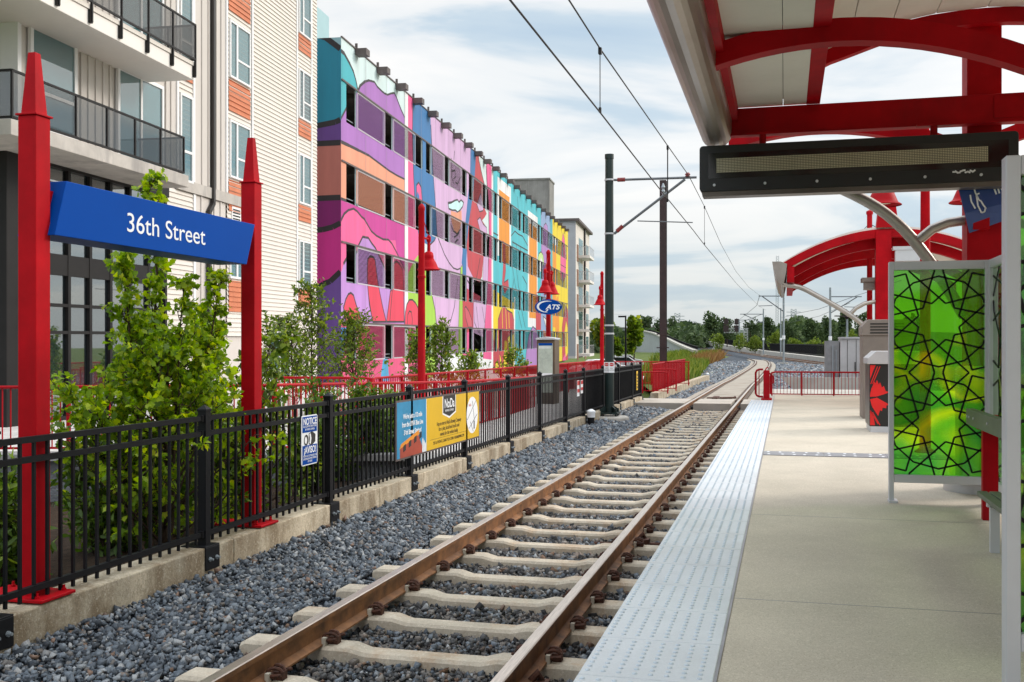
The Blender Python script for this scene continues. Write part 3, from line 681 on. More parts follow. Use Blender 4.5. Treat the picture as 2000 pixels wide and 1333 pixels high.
# ------------------------------------------------------------ red railings
def railing(label,p0,p1,h=.86,rb=.10,post=1.5,ends=(0,0),step=.115,ptop=.024,group='red railings on the station side',name='red_railing'):
    p0,p1=Vector(p0),Vector(p1)           # top rail end points; h = drop to the bottom rail
    t=thing(name,label,'railing',(p0.x,p0.y,p0.z-h-rb),group)
    d=p1-p0; L=d.length
    q=MB(); pts=[]
    def corner(p,dr):
        return [p+Vector((0,0,-h)),p+Vector((0,0,-.16)),p+dr*.02+Vector((0,0,-.06)),p+dr*.07+Vector((0,0,-.015)),p+dr*.16]
    dn=d.normalized()
    pts=(corner(p0,dn) if ends[0] else [p0])+(corner(p1,-dn)[::-1] if ends[1] else [p1])
    q.tube(pts,ptop,8); q.build('top_rail','redrail',t,smooth=True)
    q=MB(); q.bar(p0+Vector((0,0,-h)),p1+Vector((0,0,-h)),.03,.03); q.build('bottom_rail','redrail',t)
    q=MB(); n=max(2,int(L/step))
    for i in range(1,n):
        p=p0.lerp(p1,i/n); q.bar(p+Vector((0,0,-h)),p,.014,.014,up=(0,1,0))
    q.build('pickets','redrail',t)
    n=max(1,int(round(L/post)))
    for i in range(n+1):
        p=p0.lerp(p1,min(.985,max(.015,i/n))); q=MB(); q.bar(p+Vector((0,0,-h-rb)),p,.045,.045,up=(0,1,0)); q.build('post','redrail',t)
    return t
railing('red railing on the grey block wall at the far left',onD(-60,757.5,14.6),onD(522,753.5,14.6))
railing('red railing sloping down the ramp behind the notice sign',onD(527,753,14.6),onD(905,746,21),h=.9)
railing('red railing running on behind the yellow banner end',onD(908,745.8,21),onD(1046,736,29),h=.9)
railing('short red railing with rounded end in front of the willow shrub',onD(535,738,20),onD(729,739,19.2),ends=(0,1),h=.82)
railing('long red railing running along the garage side past the kiosk',(-7.6,18.4,1.19),(-7.6,44.4,1.20),ends=(1,0),h=.95,step=.10)
railing('thin red railing across the grass behind the green pole',(-7.5,46.2,1.12),(-4.1,46.6,1.12),h=.95)
railing('dense red railing climbing beside the crossing and grass',(-5.1,41.2,1.10),(-5.45,59,1.10),h=1.35,step=.055,ends=(0,0))
railing('low red gate rail with rounded end at the crossing, front one',onZ(1254,727,.82)+Vector((0,0,0)),onZ(1305,727.5,.82),h=.72,ends=(0,1),group='crossing rails')
railing('low red gate rail with rounded end at the crossing, rear one',onD(1275,722,41),onD(1321,722,41),h=.75,ends=(0,1),group='crossing rails')
# ------------------------------------------------------------ bell lamps
def bell(par,x,y,z):
    q=MB(); q.lathe((x,y,z),[(.248,0),(.252,.010),(.235,.022),(.205,.042),(.190,.075),(.172,.12),(.152,.165),(.128,.20),(.118,.215),(.118,.235),(.104,.24),(.104,.305),(.098,.312),(.094,.35),(.075,.378),(.036,.395),(.030,.66)],24,cap=False)
    b=q.build('lamp_shade','red',par,smooth=True)
    q=MB(); q.lathe((x,y,z+.05),[(.17,0),(.10,-.02)],16); q.build('lamp_lens','lamplens',b)
def lamp(label,x,y,zb,arms,grp='red bell lamps along the ramp'):
    t=thing('bell_lamp',label,'lamp',(x,y,zb),grp)
    q=MB(); q.lathe((x,y,zb),[(.16,0),(.16,.02),(.10,.05),(.082,.10),(.076,2.4),(.070,3.1),(.085,3.1),(.085,3.15),(.068,3.16),(.062,4.50),(.072,4.52),(.072,4.57),(.04,4.63),(.0,4.65)],16); q.build('pole','red',t,smooth=True)
    for s_ in arms:
        q=MB(); q.tube([(x,y,zb+3.95),(x,y+s_*.45,zb+3.95)],.024,8); q.tube([(x,y,zb+4.45),(x,y+s_*.46,zb+3.99)],.010,6); q.lathe((x,y+s_*.45,zb+3.90),[(.05,0),(.05,.1),(.02,.14)],10); q.build('arm','red',t)
        bell(t,x,y+s_*.45,zb+3.30)
    return t
lamp('single red bell lamp in front of the mural nearest the banner',-7.3,20.3,.12,(1,))
lamp2=lamp('red bell lamp with two shades above the information kiosk',-7.0,30.9,.12,(-1,1))
lamp('red bell lamp half hidden behind the green pole',-6.95,40.2,.12,(-1,))
# oval transit sign on the second lamp
oc=onD(1071,600,31.0)
t=thing('oval_sign','blue oval sign lettered in white on the two shade lamp','sign',tuple(oc))
e1=Vector((CS,SN,0)); e2=Vector((0,0,1)); e3=Vector((SN,-CS,0))
ofr=lambda a,b,d: tuple(oc+e1*a+e2*b+e3*d)
q=MB(); q.prism([(.405*math.cos(k*PI/20),.225*math.sin(k*PI/20)) for k in range(40)],ofr,-.02,.05); ov=q.build('oval_face','signblue',t,bevel=.004)
words('ATS',.20,ofr(.12,-.01,.053),e1,e2,'white',t,sx=1.15,shear=.3,thick=.004,bold=.006)
q=MB(); outer=[];inner=[]
for k in range(24):
    an=R(62+k*9.2); outer.append((-.05+.30*math.cos(an),.01+.175*math.sin(an))); w=.045*math.sin(PI*(k+.6)/24.5)+.006; inner.append((-.05+(.30-w*1.3)*math.cos(an),.01+(.175-w)*math.sin(an)))
for k in range(23): q.prism([outer[k],outer[k+1],inner[k+1],inner[k]],ofr,.051,.055)
q.prism([(-.10,-.155),(-.02,-.12),(.0,-.06),(-.03,-.06)],ofr,.051,.055)
q.build('swoosh','white',t)
# ------------------------------------------------------------ information kiosk
kx0=onY(1048,700,29.6).x; kx1=onY(1083.5,700,29.6).x; ky=29.6
t=thing('info_kiosk','bronze information kiosk with a transit map below the oval sign','kiosk',((kx0+kx1)/2,ky,.1))
q=MB(); q.box(kx0,kx1,ky,ky+.66,.1,2.0); q.build('case',mk('kiosk_bronze',(.11,.072,.042),.5,.0,.15,2),t,bevel=.03)
q=MB(); q.prism([(kx0-.02,2.0),(kx1+.02,2.0),(kx1+.02,2.05),((kx0+kx1)/2,2.09),(kx0-.02,2.05)],lambda a,b,d:(a,d,b),ky-.03,ky+.69); q.build('cap','alum',t,bevel=.01)
kw=kx1-kx0
q=MB(); q.box(kx0+.05,kx1-.06,ky-.012,ky-.002,.45,1.90); fc=q.build('map_panel',mk('map_paper',(.52,.58,.50),.4,0,.08,9),t)
q=MB(); q.box(kx0+.06,kx1-.07,ky-.016,ky-.0125,1.83,1.90); q.build('map_header','signblue',fc)
q=MB(); rr=random.Random(5); xm=(kx0+kx1)/2
for i in range(16):
    an=rr.choice((.1,.6,1.2,1.7,2.4))+rr.uniform(-.15,.15); L=rr.uniform(.05,.16); cx=xm+rr.uniform(-.14,.14); cz=1.42+rr.uniform(-.28,.25)
    q.bar((max(kx0+.07,cx-L*math.cos(an)),ky-.014,cz-L*1.2*math.sin(an)),(min(kx1-.08,cx+L*math.cos(an)),ky-.014,cz+L*1.2*math.sin(an)),.005,.003,up=(0,1,0))
q.build('map_routes',mk('map_route_grey',(.40,.46,.42),.5,0,.05),fc)
q=MB()
for i in range(9): q.box(kx0+.09+i*(kw-.2)/9,kx0+.09+(i+.55)*(kw-.2)/9,ky-.016,ky-.0125,1.74,1.81)
q.box(kx0+.07,kx1-.08,ky-.014,ky-.0125,.9,1.02); q.build('map_legend','white',fc)
words('INFORMATION',.055,(xm,ky-.004,1.95),(1,0,0),(0,0,1),'darktxt',t,sx=1.0,thick=.002)
# ------------------------------------------------------------ vent posts with white caps
for lab,p in (('black vent post with white cap standing by the pole footing',onZ(1154.5,833,-.15)),('small black vent post with white cap beside the grass strip',onZ(1382,741,-.25))):
    t=thing('vent_post',lab,'vent post',tuple(p),'white capped vent posts')
    s_=1 if p.y<40 else .95
    q=MB(); q.lathe(tuple(p),[(.085*s_,-.1),(.085*s_,.22*s_)],14); q.build('pipe','black',t,smooth=True)
    q=MB(); q.lathe((p.x,p.y,p.z+.22*s_),[(.10*s_,0),(.105*s_,.10*s_),(.11*s_,.11*s_),(.11*s_,.15*s_),(.07*s_,.18*s_),(.03*s_,.20*s_)],16); q.build('cap','white',t,smooth=True)
# ------------------------------------------------------------ apartment block
def BM(): return MB(lambda u,v,z: FW(u,v,z))
ap=thing('apartment_block','cream and grey apartment block with glass balconies and dark storefront','building',FW(-11,-4,.1))
q=BM(); q.box(-19.75,-2.72,-14,-.03,-.3,19); q.build('wall','batten',ap)
def siding(u0,u1,z0,z1,name='lap_siding',m='siding',sp=.135,v=0.,o=.036):
    q=BM(); z=z0
    while z<z1-.01:
        t=min(z+sp,z1); q.add([(u0,v+.004,t),(u1,v+.004,t),(u1,v+o,z),(u0,v+o,z),(u0,v,z),(u1,v,z)],[(0,1,2,3),(3,2,5,4)]); z+=sp
    return q.build(name,m,ap)
def battens(u0,u1,z0,z1,us):
    q=BM(); q.box(u0,u1,-.02,.012,z0,z1)
    for u in us: q.box(u-.03,u+.03,.012,.045,z0,z1)
    return q.build('batten_panel','batten',ap)
def trimbox(u0,u1,z0,z1,v1=.05,m='trim',name='trim',v0=-.01):
    q=BM(); q.box(u0,u1,v0,v1,z0,z1); return q.build(name,m,ap)
siding(-8.30,-4.72,-.2,18.5); siding(-4.62,-3.32,-.2,18.5); siding(-3.24,-2.70,-.2,18.5); siding(-10.16,-8.48,2.2,18.5)
siding(-13.14,-12.30,6.44,18.5)
for u in (-8.39,-4.67,-3.28,-12.25,-13.17,-10.2): trimbox(u-.05,u+.05,(6.44 if u<-10 else -.2),18.5)
battens(-12.2,-10.25,6.44,18.5,(-11.75,-11.36,-10.86,-10.55)); battens(-13.74,-13.22,6.44,18.5,(-13.5,)); battens(-17.56,-16.34,6.2,18.5,(-17.3,-17.0,-16.7,-16.42))
trimbox(-13.2,-8.3,6.12,6.42,.08,'slabconc','floor_band')
# window: frame > pane > blind
def window(u0,u1,z0,z1,kind=1,blind='blind',v=.03,fr=.06,div=None,name='window'):
    q=BM(); v1=v+.045
    q.box(u0-fr,u1+fr,v-.03,v1,z1,z1+fr); q.box(u0-fr,u1+fr,v-.03,v1+.01,z0-fr,z0)
    q.box(u0-fr,u0,v-.03,v1,z0,z1); q.box(u1,u1+fr,v-.03,v1,z0,z1)
    if kind==1:              # narrow light and a sash light
        um=u0+(u1-u0)*.33; q.box(um-.05,um+.05,v-.02,v1-.004,z0,z1); q.box(um+.05,u1,v-.02,v1-.01,z0+(z1-z0)*.36-.03,z0+(z1-z0)*.36+.03)
    if kind==2: q.box(u0,u1,v-.02,v1-.006,z0+(z1-z0)*.34-.035,z0+(z1-z0)*.34+.035)
    if kind==3: um=(u0+u1)/2; q.box(um-.04,um+.04,v-.02,v1-.006,z0,z1)
    w=q.build(name,'trim',ap)
    q=BM(); q.box(u0,u1,v+.008,v+.014,z0,z1); p=q.build('pane','pane',w)
    q=BM()
    if blind=='blind':
        z=z0
        while z<z1: q.add([(u0,v-.005,z),(u1,v-.005,z),(u1,v+.004,min(z1,z+.045)),(u0,v+.004,min(z1,z+.045))],[(0,1,2,3)]); z+=.05
    elif blind=='curtain':
        u=u0
        while u<u1: q.add([(u,v-.006,z0),(min(u1,u+.085),v+.004,z0),(min(u1,u+.085),v+.004,z1),(u,v-.006,z1)],[(0,1,2,3)]); u+=.09
    else: q.add([(u0,v-.004,z0),(u1,v-.004,z0),(u1,v-.004,z1),(u0,v-.004,z1)],[(0,1,2,3)])
    q.build('blind',{'blind':'blind','curtain':'curtain','dark':'room','grey':'cabgrey'}[blind],w)
    return w
def orange(u0,u1,z0,z1):
    siding(u0,u1,z0,z1,'orange_panel','orange',.15,.024,.03)
for i,(z0,z1) in enumerate(((3.98,5.55),(6.98,8.58),(9.96,11.55),(12.94,14.5),(15.9,17.4))):
    window(-9.98,-8.66,z0,z1,1,'curtain'); orange(-10.08,-8.56,z0-1.05,z0-.12)
    window(-4.48,-3.44,z0-.06,z1-.03,1,'blind' if i%2 else 'dark'); orange(-4.56,-3.36,z0-.72,z0-.13)
for z in (6.55,9.53,12.5):
    window(-13.0,-12.42,z-.12,z+2.12,2,'blind'); orange(-13.1,-12.34,z-.1-.3 if z>7 else 6.45,z-.22)
for z in (6.2,9.18,12.16):
    window(-19.36,-17.9,z+.38,z+2.55,2,'blind',fr=.1)
    window(-16.05,-14.05,z+.06,z+2.37,3,'curtain',fr=.09,name='sliding_door')
    trimbox(-19.8,-13.80,z+2.66,z+2.78,.03,'fascia')
g0=onF(524,722);g1=onF(562,651)
window(g0[0],g1[0],g0[1]-.4,g1[1],3,'grey',fr=.09)
q=BM(); u,z=onF(542,633); q.lathe((u,.12,z),[(.10,-.22),(.13,-.2),(.13,.14),(.06,.22)],10); q.box(u-.05,u+.05,.0,.1,z-.05,z+.05); q.build('wall_light','bronze',ap)
# downpipe with offset
q=BM()
for a,b_ in (((-11.2,.09,18.5),(-11.2,.09,5.95)),((-11.2,.09,5.98),(-11.45,.09,5.72)),((-11.45,.09,5.75),(-11.45,.09,.2))): q.bar(a,b_,.12,.10,up=(0,1,0))
q.build('downpipe','pipe',ap)
siding(-13.78,-12.25,.2,6.1); battens(-12.2,-10.25,.2,6.1,(-11.8,-11.0,-10.6))
for u in (-13.82,-12.22): trimbox(u-.06,u+.06,.2,6.1)
q=BM(); uu,zz=onF(459,425); q.box(uu-.3,uu+.3,.0,.05,zz-.3,zz+.3)
lv=q.build('louver','trim',ap); q=BM()
for i in range(6): q.box(uu-.25,uu+.25,.05,.056,zz-.26+i*.09,zz-.22+i*.09)
q.build('louver_gap','dark',lv)
# concrete and framed balconies with glass guards
def balcony(zs,zt,u0,u1,m,conc):
    q=BM(); q.box(u0,u1,-4,1.3,zs,zt)
    s=q.build('balcony','slabconc' if conc else 'fascia',ap,bevel=.008,seg=1)
    if not conc:
        q=BM(); q.box(u0,u1-.02,.2,1.33,zt+.004,zt+.10); q.build('edge_strip','siding',s)
    r0=zt+.05 if conc else zt+.16; r1=r0+.86; q=BM()
    v=1.26 if conc else 1.36; ue=u1-.16 if conc else u1-.02
    for z in (r0,r1): q.box(u0+.08,ue,v-.02,v+.02,z-.022,z+.022); q.box(ue-.02,ue+.02,.05,v,z-.022,z+.022); q.box(u0+.06,u0+.10,-4,v,z-.022,z+.022)
    us=[];u=ue-.02
    while u>u0: us.append(u); u-=1.13
    for u in us:
        q.box(u-.022,u+.022,v-.022,v+.022,(r0 if conc else zs+.08),r1)
        if not conc: q.box(u-.045,u+.045,1.302,1.36,zs+.06,zt-.01)
    q.box(u0+.06,u0+.10,v-.02,v+.02,r0-.1,r1)
    q.box(ue-.02,ue+.02,.6,.64,r0,r1)
    rl=q.build('balcony_railing','bronze',s)
    q=BM(); q.box(u0+.1,ue-.02,v-.006,v+.006,r0+.03,r1-.03); q.box(ue-.006,ue+.006,.05,v-.02,r0+.03,r1-.03); q.box(u0+.074,u0+.086,-4,v-.02,r0+.03,r1-.03); q.build('guard_glass','railglass',s)
balcony(5.86,6.15,-21.8,-15.02,'slabconc',True)
balcony(8.58,8.92,-26.5,-14.75,'fascia',False); balcony(11.56,11.90,-26.5,-14.75,'fascia',False)
# end wall at the left with its windows
q=MB(lambda a,b,z: FW(-19.76+b,a,z))
q.box(-4,-.02,-.03,.0,-.2,19); q.box(-.35,.03,-.06,.06,6.15,19); q.build('corner_trim','trim',ap)
q=MB(lambda a,b,z: FW(-19.76+b,a,z)); q.box(-1.9,-.55,-.05,-.035,6.6,8.9); q.build('end_pane','pane',ap)
# storefront
q=BM(); q.box(-19.5,-13.85,-1.6,-1.55,.1,6.1); q.box(-19.5,-13.85,-1.55,-.04,.1,.34); q.build('lobby_back','room',ap)
q=BM()
for u in (-18.9,-18.14,-17.32,-16.48,-15.63,-14.75,-13.9): q.box(u-.05,u+.05,.0,.10,.34,5.86)
for z in (.4,2.26,2.85,5.45): q.box(-19.5,-13.85,.002,.095,z-.035,z+.035)
q.box(-19.5,-13.85,.0,.09,3.5,3.95); q.box(-19.5,-13.8,.0,.13,5.80,6.1)
sf=q.build('storefront_frame','bronze',ap)
q=BM(); q.box(-19.5,-13.88,.02,.03,.36,5.8); q.build('storefront_glass','shopglass',sf)
q=BM(); q.box(-20.35,-19.58,-.5,.16,.1,5.86); q.box(-20.5,-19.5,-.6,.2,.1,.25); q.build('corner_column','bronze',ap,bevel=.02)
q=MB(lambda a,b,z: FW(-20.2+b,a,z)); q.box(-6,-.5,-.02,0,.3,5.86); q.build('side_storefront','shopglass',ap)
q=MB(lambda a,b,z: FW(-20.2+b,a,z))
for z in (.3,2.26,2.85,3.5,3.95,5.4): q.box(-6,-.5,-.08,-.03,z-.04,z+.04)
q.build('side_storefront_frame','bronze',ap)
q=BM(); 
for i in range(7): q.box(-18.86+.085*i,-18.79+.085*i,-.30,-.26,.4,5.4)
q.build('lobby_curtain','fascia',ap)
q=BM(); q.box(-18.05,-17.5,-1.2,-.8,.34,1.15); q.box(-17.2,-16.2,-1.3,-.9,.34,.95); q.box(-15.6,-14.4,-1.3,-.8,.34,1.05); q.build('lobby_furniture','warmwood',ap)
a_=FW(-17.75,-1.0,1.15); q=MB(); q.lathe(a_,[(.06,0),(.12,.12),(.13,.22),(.06,.36),(.07,.42)],14); q.build('lobby_vase','vase',ap,smooth=True)
# ------------------------------------------------------------ mural parking garage
gar=thing('parking_garage','five level parking garage painted with a bright mural of faces and stripes','building',FW(35,-8,0))
UE=75.6; ROOF=13.95
ZT=[2.79,5.96,9.15,12.34]; ZS=[1.19,4.36,7.55,10.74]
ops=[(.61,1.89),(5.93,7.14),(11.1,12.45),(14.05-.0,14.05),(17.3,18.45),(21.72,23.0),(23.62,24.85),(27.95,29.15),(31.95,33.1),(33.75,35.0),(38.22,39.35),(42.25,43.55),(44.3,45.6),(48.65,49.8),(52.7,54.0),(54.6,55.85),(59.05,60.25),(63.4,64.65),(65.3,66.5),(70.0,71.2)]
ops[3]=(13.15,14.25)
scr=[(2.05,5.8),(7.28,10.98),(14.38,17.2),(18.58,21.6),(25.0,27.85),(29.25,31.85),(35.1,38.12),(39.45,42.15),(45.7,48.55),(49.9,52.6),(55.95,58.95),(60.35,63.3),(66.6,69.9),(71.3,74.6)]
RECT=[]      # (u0,u1,z0,z1,is_screen)
zz=[-.3]
for a,b_ in zip(ZS,ZT): zz+=[a,b_]
zz.append(ROOF)
for i in range(0,len(zz),2): RECT.append((0,UE,zz[i],zz[i+1],0))
cuts=sorted(ops+scr)
for a,b_ in zip(ZS,ZT):
    prev=0
    for c0,c1 in cuts:
        if c0-prev>.02: RECT.append((prev,c0,a,b_,0))
        prev=max(prev,c1)
    RECT.append((prev,UE,a,b_,0))
    for c0,c1 in scr: RECT.append((c0,c1,a,b_,1))
q=BM()
for u0,u1,z0,z1,s in RECT:
    if not s: q.box(u0,u1,-.07,0,z0,z1)
q.box(0,.28,-24,-.28,-.3,ROOF); q.box(UE-.3,UE,-24,-.28,-.3,ROOF); q.box(.28,UE-.3,-24,-23.7,-.3,ROOF)
gw=q.build('wall',mk('painted_wall_ground',(.62,.72,.72),.7,0,.03,1),gar)
q=BM()
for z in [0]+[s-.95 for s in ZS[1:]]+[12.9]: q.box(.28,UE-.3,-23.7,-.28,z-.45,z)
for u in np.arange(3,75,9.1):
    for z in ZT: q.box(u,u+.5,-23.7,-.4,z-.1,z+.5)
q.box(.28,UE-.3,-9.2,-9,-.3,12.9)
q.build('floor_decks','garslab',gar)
q=BM()
for a in ZS:
    for c0,c1 in ops:
        for dz in (.16,.34,.5): q.box(c0,c1,-.16,-.13,a+dz-.3 if dz<.2 else a+dz-.3,a+dz-.27)
q.build('cable_guards','galv',gar)
q=BM(); q.box(0,UE,-.02,.05,ROOF,ROOF+.05)
for a in ZT: q.box(.0,UE,.028,.05,a-.07,a-.0)
q.build('drip_edges','capbox',gar)
for i in range(25):
    u=1.9+2.95*i
    q=BM(); q.box(u-.24,u+.24,.03,.50,ROOF-.24,ROOF+.02); q.box(u-.04,u+.02,-.05,.05,ROOF+.02,ROOF+.28); q.build('parapet_bracket','capbox',gar)
q=BM(); q.box(3.5,7.5,-9,-3.2,8,17.2); q.build('stair_tower',mk('tower_pale_teal',(.38,.56,.60),.7,0,.03,1),gar)
PM={}
def paint(c,s=0):
    c=tuple(min(.80,x*(.86 if x<max(c)*.8 else .93)) for x in c)
    k=(c,s)
    if k not in PM:
        PM[k]=perforated('perforated_screen_paint',c,.64) if s else mk('mural_paint',c,.62,0,.07,1.4,stretch=(1,1,.14))
    return PM[k]
def clip(poly,u0,u1,z0,z1):
    def cut(P,ax,val,keep):
        o=[]
        for i in range(len(P)):
            a,b_=P[i-1],P[i]; ia=(a[ax]-val)*keep>=0; ib=(b_[ax]-val)*keep>=0
            if ia!=ib:
                t=(val-a[ax])/(b_[ax]-a[ax]); o.append((a[0]+(b_[0]-a[0])*t,a[1]+(b_[1]-a[1])*t))
            if ib: o.append(b_)
        return o
    for ax,val,k in ((0,u0,1),(0,u1,-1),(1,z0,1),(1,z1,-1)):
        if len(poly)<3: return []
        poly=cut(poly,ax,val,k)
    return poly
MV,MF,MI,MMATS=[],[],[],[]
LAY=[0]
def emit(poly,c,place,rects):
    LAY[0]+=1
    for u0,u1,z0,z1,s in rects:
        P=clip(poly,u0,u1,z0,z1)
        if len(P)<3: continue
        clean=[P[i] for i in range(len(P)) if abs(P[i][0]-P[i-1][0])+abs(P[i][1]-P[i-1][1])>1e-4]
        if len(clean)<3: continue
        m=paint(c,s)
        if m not in MMATS: MMATS.append(m)
        tri=tessellate_polygon([[Vector((a,b_,0)) for a,b_ in clean]])
        b0=len(MV)
        for a,b_ in clean: MV.append(place(a,b_,.004+.0004*LAY[0]+(0.004 if s else 0)))
        for t in tri:
            MF.append(tuple(b0+i for i in t)); MI.append(MMATS.index(m))
front=lambda u,z,d: FW(u,d,z)
def pf(pts): return [onF(x,y) for x,y in pts]
def P_(c,pts): emit(pf(pts),c,front,RECT)
def stroke(pts,w,c=(.035,.028,.03)):
    p=pf(pts)
    for a,b_ in zip(p[:-1],p[1:]):
        dx,dz=b_[0]-a[0],b_[1]-a[1]; L=math.hypot(dx,dz) or 1; w=w*.85 if w>.1 else w; nx,nz=-dz/L*w/2,dx/L*w/2; ex,ez=dx/L*w*.3,dz/L*w*.3
        emit([(a[0]-ex+nx,a[1]-ez+nz),(b_[0]+ex+nx,b_[1]+ez+nz),(b_[0]+ex-nx,b_[1]+ez-nz),(a[0]-ex-nx,a[1]-ez-nz)],c,front,RECT); LAY[0]-=.98
def PS(c,pts,w=.13): P_(c,pts); stroke(pts+[pts[0]],w)
def vstrip(c,x0,x1,y0=None,y1=None):
    u0=onF(x0,500)[0];u1=onF(x1,500)[0]
    z1=ROOF if y0 is None else onF((x0+x1)/2,y0)[1]; z0=-.3 if y1 is None else onF((x0+x1)/2,y1)[1]
    emit([(u0,z0),(u1,z0),(u1,z1),(u0,z1)],c,front,RECT)
pale=(.66,.80,.80);teal=(.05,.42,.48);purple=(.40,.17,.50);salmon=(.82,.36,.22);magenta=(.55,.035,.30);pink=(.84,.12,.33);violet=(.50,.27,.62);red=(.72,.045,.10)
crimson=(.50,.03,.08);blue=(.035,.19,.42);lilac=(.66,.45,.66);green=(.38,.60,.06);tealb=(.08,.52,.60);orangeC=(.87,.33,.015);yellow=(.88,.70,.01);white=(.86,.87,.87);deepred=(.55,.05,.07);grape=(.46,.25,.55)
vstrip(pale,660,790)
lobe=[(699,178),(703,168),(712,160),(720,157.5),(726,159),(731,160.5),(737,170),(745,178),(751,183),(757,185.5),(763,183),(770,182),(774,190),(778,201),(783,214),(788,225),(790,230)]
salt=[(665,277),(680,284),(700,294),(720,304),(740,319),(760,334),(775,343),(790,350.5)]
P_(teal,[(662,94),(672,105),(683,125),(690,140),(695,158),(699,178),(690,200),(676,212),(665,233),(660,233)])
P_(purple,[(660,234),(665,233),(676,212)]+lobe+salt[::-1])
P_(salmon,[(660,277)]+salt+[(790,470),(700,420),(660,386)])
magl=[(660,436),(665,432),(672,418),(680,411),(690,408),(697,413),(706,424),(711,428),(718,440),(725,452),(735,461),(748,468),(758,468.5),(765,476),(775,495),(782,511),(790,527)]
P_(magenta,[(660,384),(665,386),(700,402),(745,421),(790,440)]+magl[::-1])
P_(pink,magl+[(790,640),(660,640)])
viol=[(660,535),(667,530),(671,515),(676,506),(690,502),(697,492),(699.7,480),(708,463),(719,465),(726,476),(733,485),(742,505),(750,522)]
P_(violet,viol+[(758,545),(768,560),(790,580),(790,640),(660,640)])
P_(pink,[(750,470),(790,470),(790,560),(772,560),(757,540)])
P_(magenta,[(775,495),(782,511),(790,527),(790,440),(770,450)])
fA=[(676,629),(671,612),(671,600),(675,585),(680,575),(685,572.5),(690,577),(695,595),(702,616),(706,629)]
fB=[(717,520),(718,506),(722,501),(728,502),(732,508),(734,525),(737,548),(742,575),(748,604),(754,629),(728,629),(721,595),(717,550)]
fC=[(768,560),(768,515),(774,510.5),(780,516),(786,527),(788,560),(789,629),(754.5,629),(762,570)]
for f in (fA,fB,fC): PS(red,f,.12)
stroke([(719,575),(727,628)],.08); stroke([(766,565),(761,628)],.08)
for l,w in ((lobe,.17),(salt,.17),(magl,.17),(viol[2:],.16),([(660,94),(672,105),(683,125),(690,140),(695,158),(699,178)],.18),([(665,233),(676,212)],.12),([(660,386),(700,402),(745,421),(790,440)],.14)): stroke(l,w)
P_((.66,.075,.20),[(660,629),(790,633),(790,760),(660,760)]); P_((.70,.08,.16),[(700,629),(720,629),(712,690),(700,700)])
P_((.03,.20,.50),[(660,640),(678,640),(672,690),(660,705)]); P_((.05,.35,.55),[(742,745),(748,700),(756,692),(760,745)])
vstrip(white,790,796.5)
vstrip(pink,796.5,820); vstrip(blue,806,846,None,445)
P_(pink,[(796.5,160),(805.5,190),(806,240),(805,265),(807,340),(811,420),(818,445),(817,500),(796.5,540)])
P_(lilac,[(840,190),(925,260),(925,760),(842,760)]); 
P_(blue,[(805,180),(840,210),(841,260),(845,330),(850,400),(853,458),(848,470),(838,480),(828,474),(818,468),(811,420),(807,340),(805,265)])
P_(green,[(796.5,536),(802,522),(810,507),(817,498),(822,499),(828,512),(836,545),(843,575),(849,605),(852,640),(852,700),(845,760),(825,760),(825,640),(796.5,640)])
PS(red,[(790,641),(791,612),(794,595),(799,586),(805,586),(811,592),(816,602),(819,615),(820,641)],.12); stroke([(795,640),(796,615),(799,608),(803,610),(805,625),(804,640)],.08)
P_((.62,.07,.20),[(796.5,640),(820,640),(822,760),(796.5,760)])
P_(pink,[(813,362),(817,358),(821,366),(824,385),(825,402),(820,402),(818,382),(815,374),(813,385)]); stroke([(813,385),(813,362),(817,357),(822,366),(825,400)],.11)
for l in ([(841,245),(845,330),(850,400),(853,458),(848,470),(838,480)],[(853,460),(860,478),(868,498),(877,514),(885,524),(893,527),(900,524),(903,516)],[(817,498),(822,499),(830,520),(838,550)],[(844,580),(849,605),(853,640)],[(806,192),(805,265),(807,340),(811,420)],[(893,545),(887,600),(879,630)],[(881,310),(881,345),(886,360)],[(887,296),(886,312)],[(882,335),(888,333),(890,345),(885,350)],[(889,356),(893,360),(897,350),(901,345)]): stroke(l,.12)
PS((.62,.84,.84),[(874.5,397),(881,396),(888,392),(893,390.5),(896,395.5),(900,391),(905,396),(903,404),(898,411),(893.5,415),(889,411),(883,411),(876,408)],.16)
P_(salmon,[(880,412),(893,416),(901,411),(901.5,432),(898,447),(892,456),(886,450),(881,432)]); stroke([(880,440),(885,452),(892,457),(899,448)],.14); stroke([(886,464),(892,460),(896,455)],.1); stroke([(888,474),(894,468)],.1)
P_(blue,[(919,250),(933,262),(927,345),(921,400),(914,440),(910,515),(905,520),(901,515),(905,470),(912,400),(918,340)])
P_(green,[(899,523),(903,520),(903,760),(893.5,760),(895,640)]); stroke([(899,523),(895,640)],.07); stroke([(903,520),(903,700)],.07)
P_(blue,[(903,470),(911,470),(910,545),(903,540)])
P_(deepred,[(932,280),(936,318),(941,342),(945,360),(947,375),(942,384),(945,405),(950,418),(946,425),(941,431),(950,445),(950,470),(944,500),(941,540),(936,552),(925,545),(913,520),(911,480),(916,430),(922,390),(927,340),(929,305)])
PS(lilac,[(931,400),(938,378),(941,392),(944,402),(943,412),(936,414)],.08); PS(lilac,[(932,430),(937,425),(943,438),(950,445),(952,470),(946,462),(938,455)],.08)
P_(lilac,[(944,500),(953,500),(951,640),(940,640)]); P_(crimson,[(905,560),(938,580),(932,640),(905,640)]); P_(lilac,[(924,585),(945,590),(945,660),(924,650)])
P_(pink,[(949,280),(962,280),(962,705),(943,705),(946,640),(952,560),(955,470),(954,400),(950,350)]); stroke([(949,325),(954,400),(955,470),(952,560),(946,640)],.07)
stroke([(932,305),(936,318),(941,342),(946,362),(951,370)],.10); stroke([(937,505),(930,545),(920,560),(912,548)],.1)
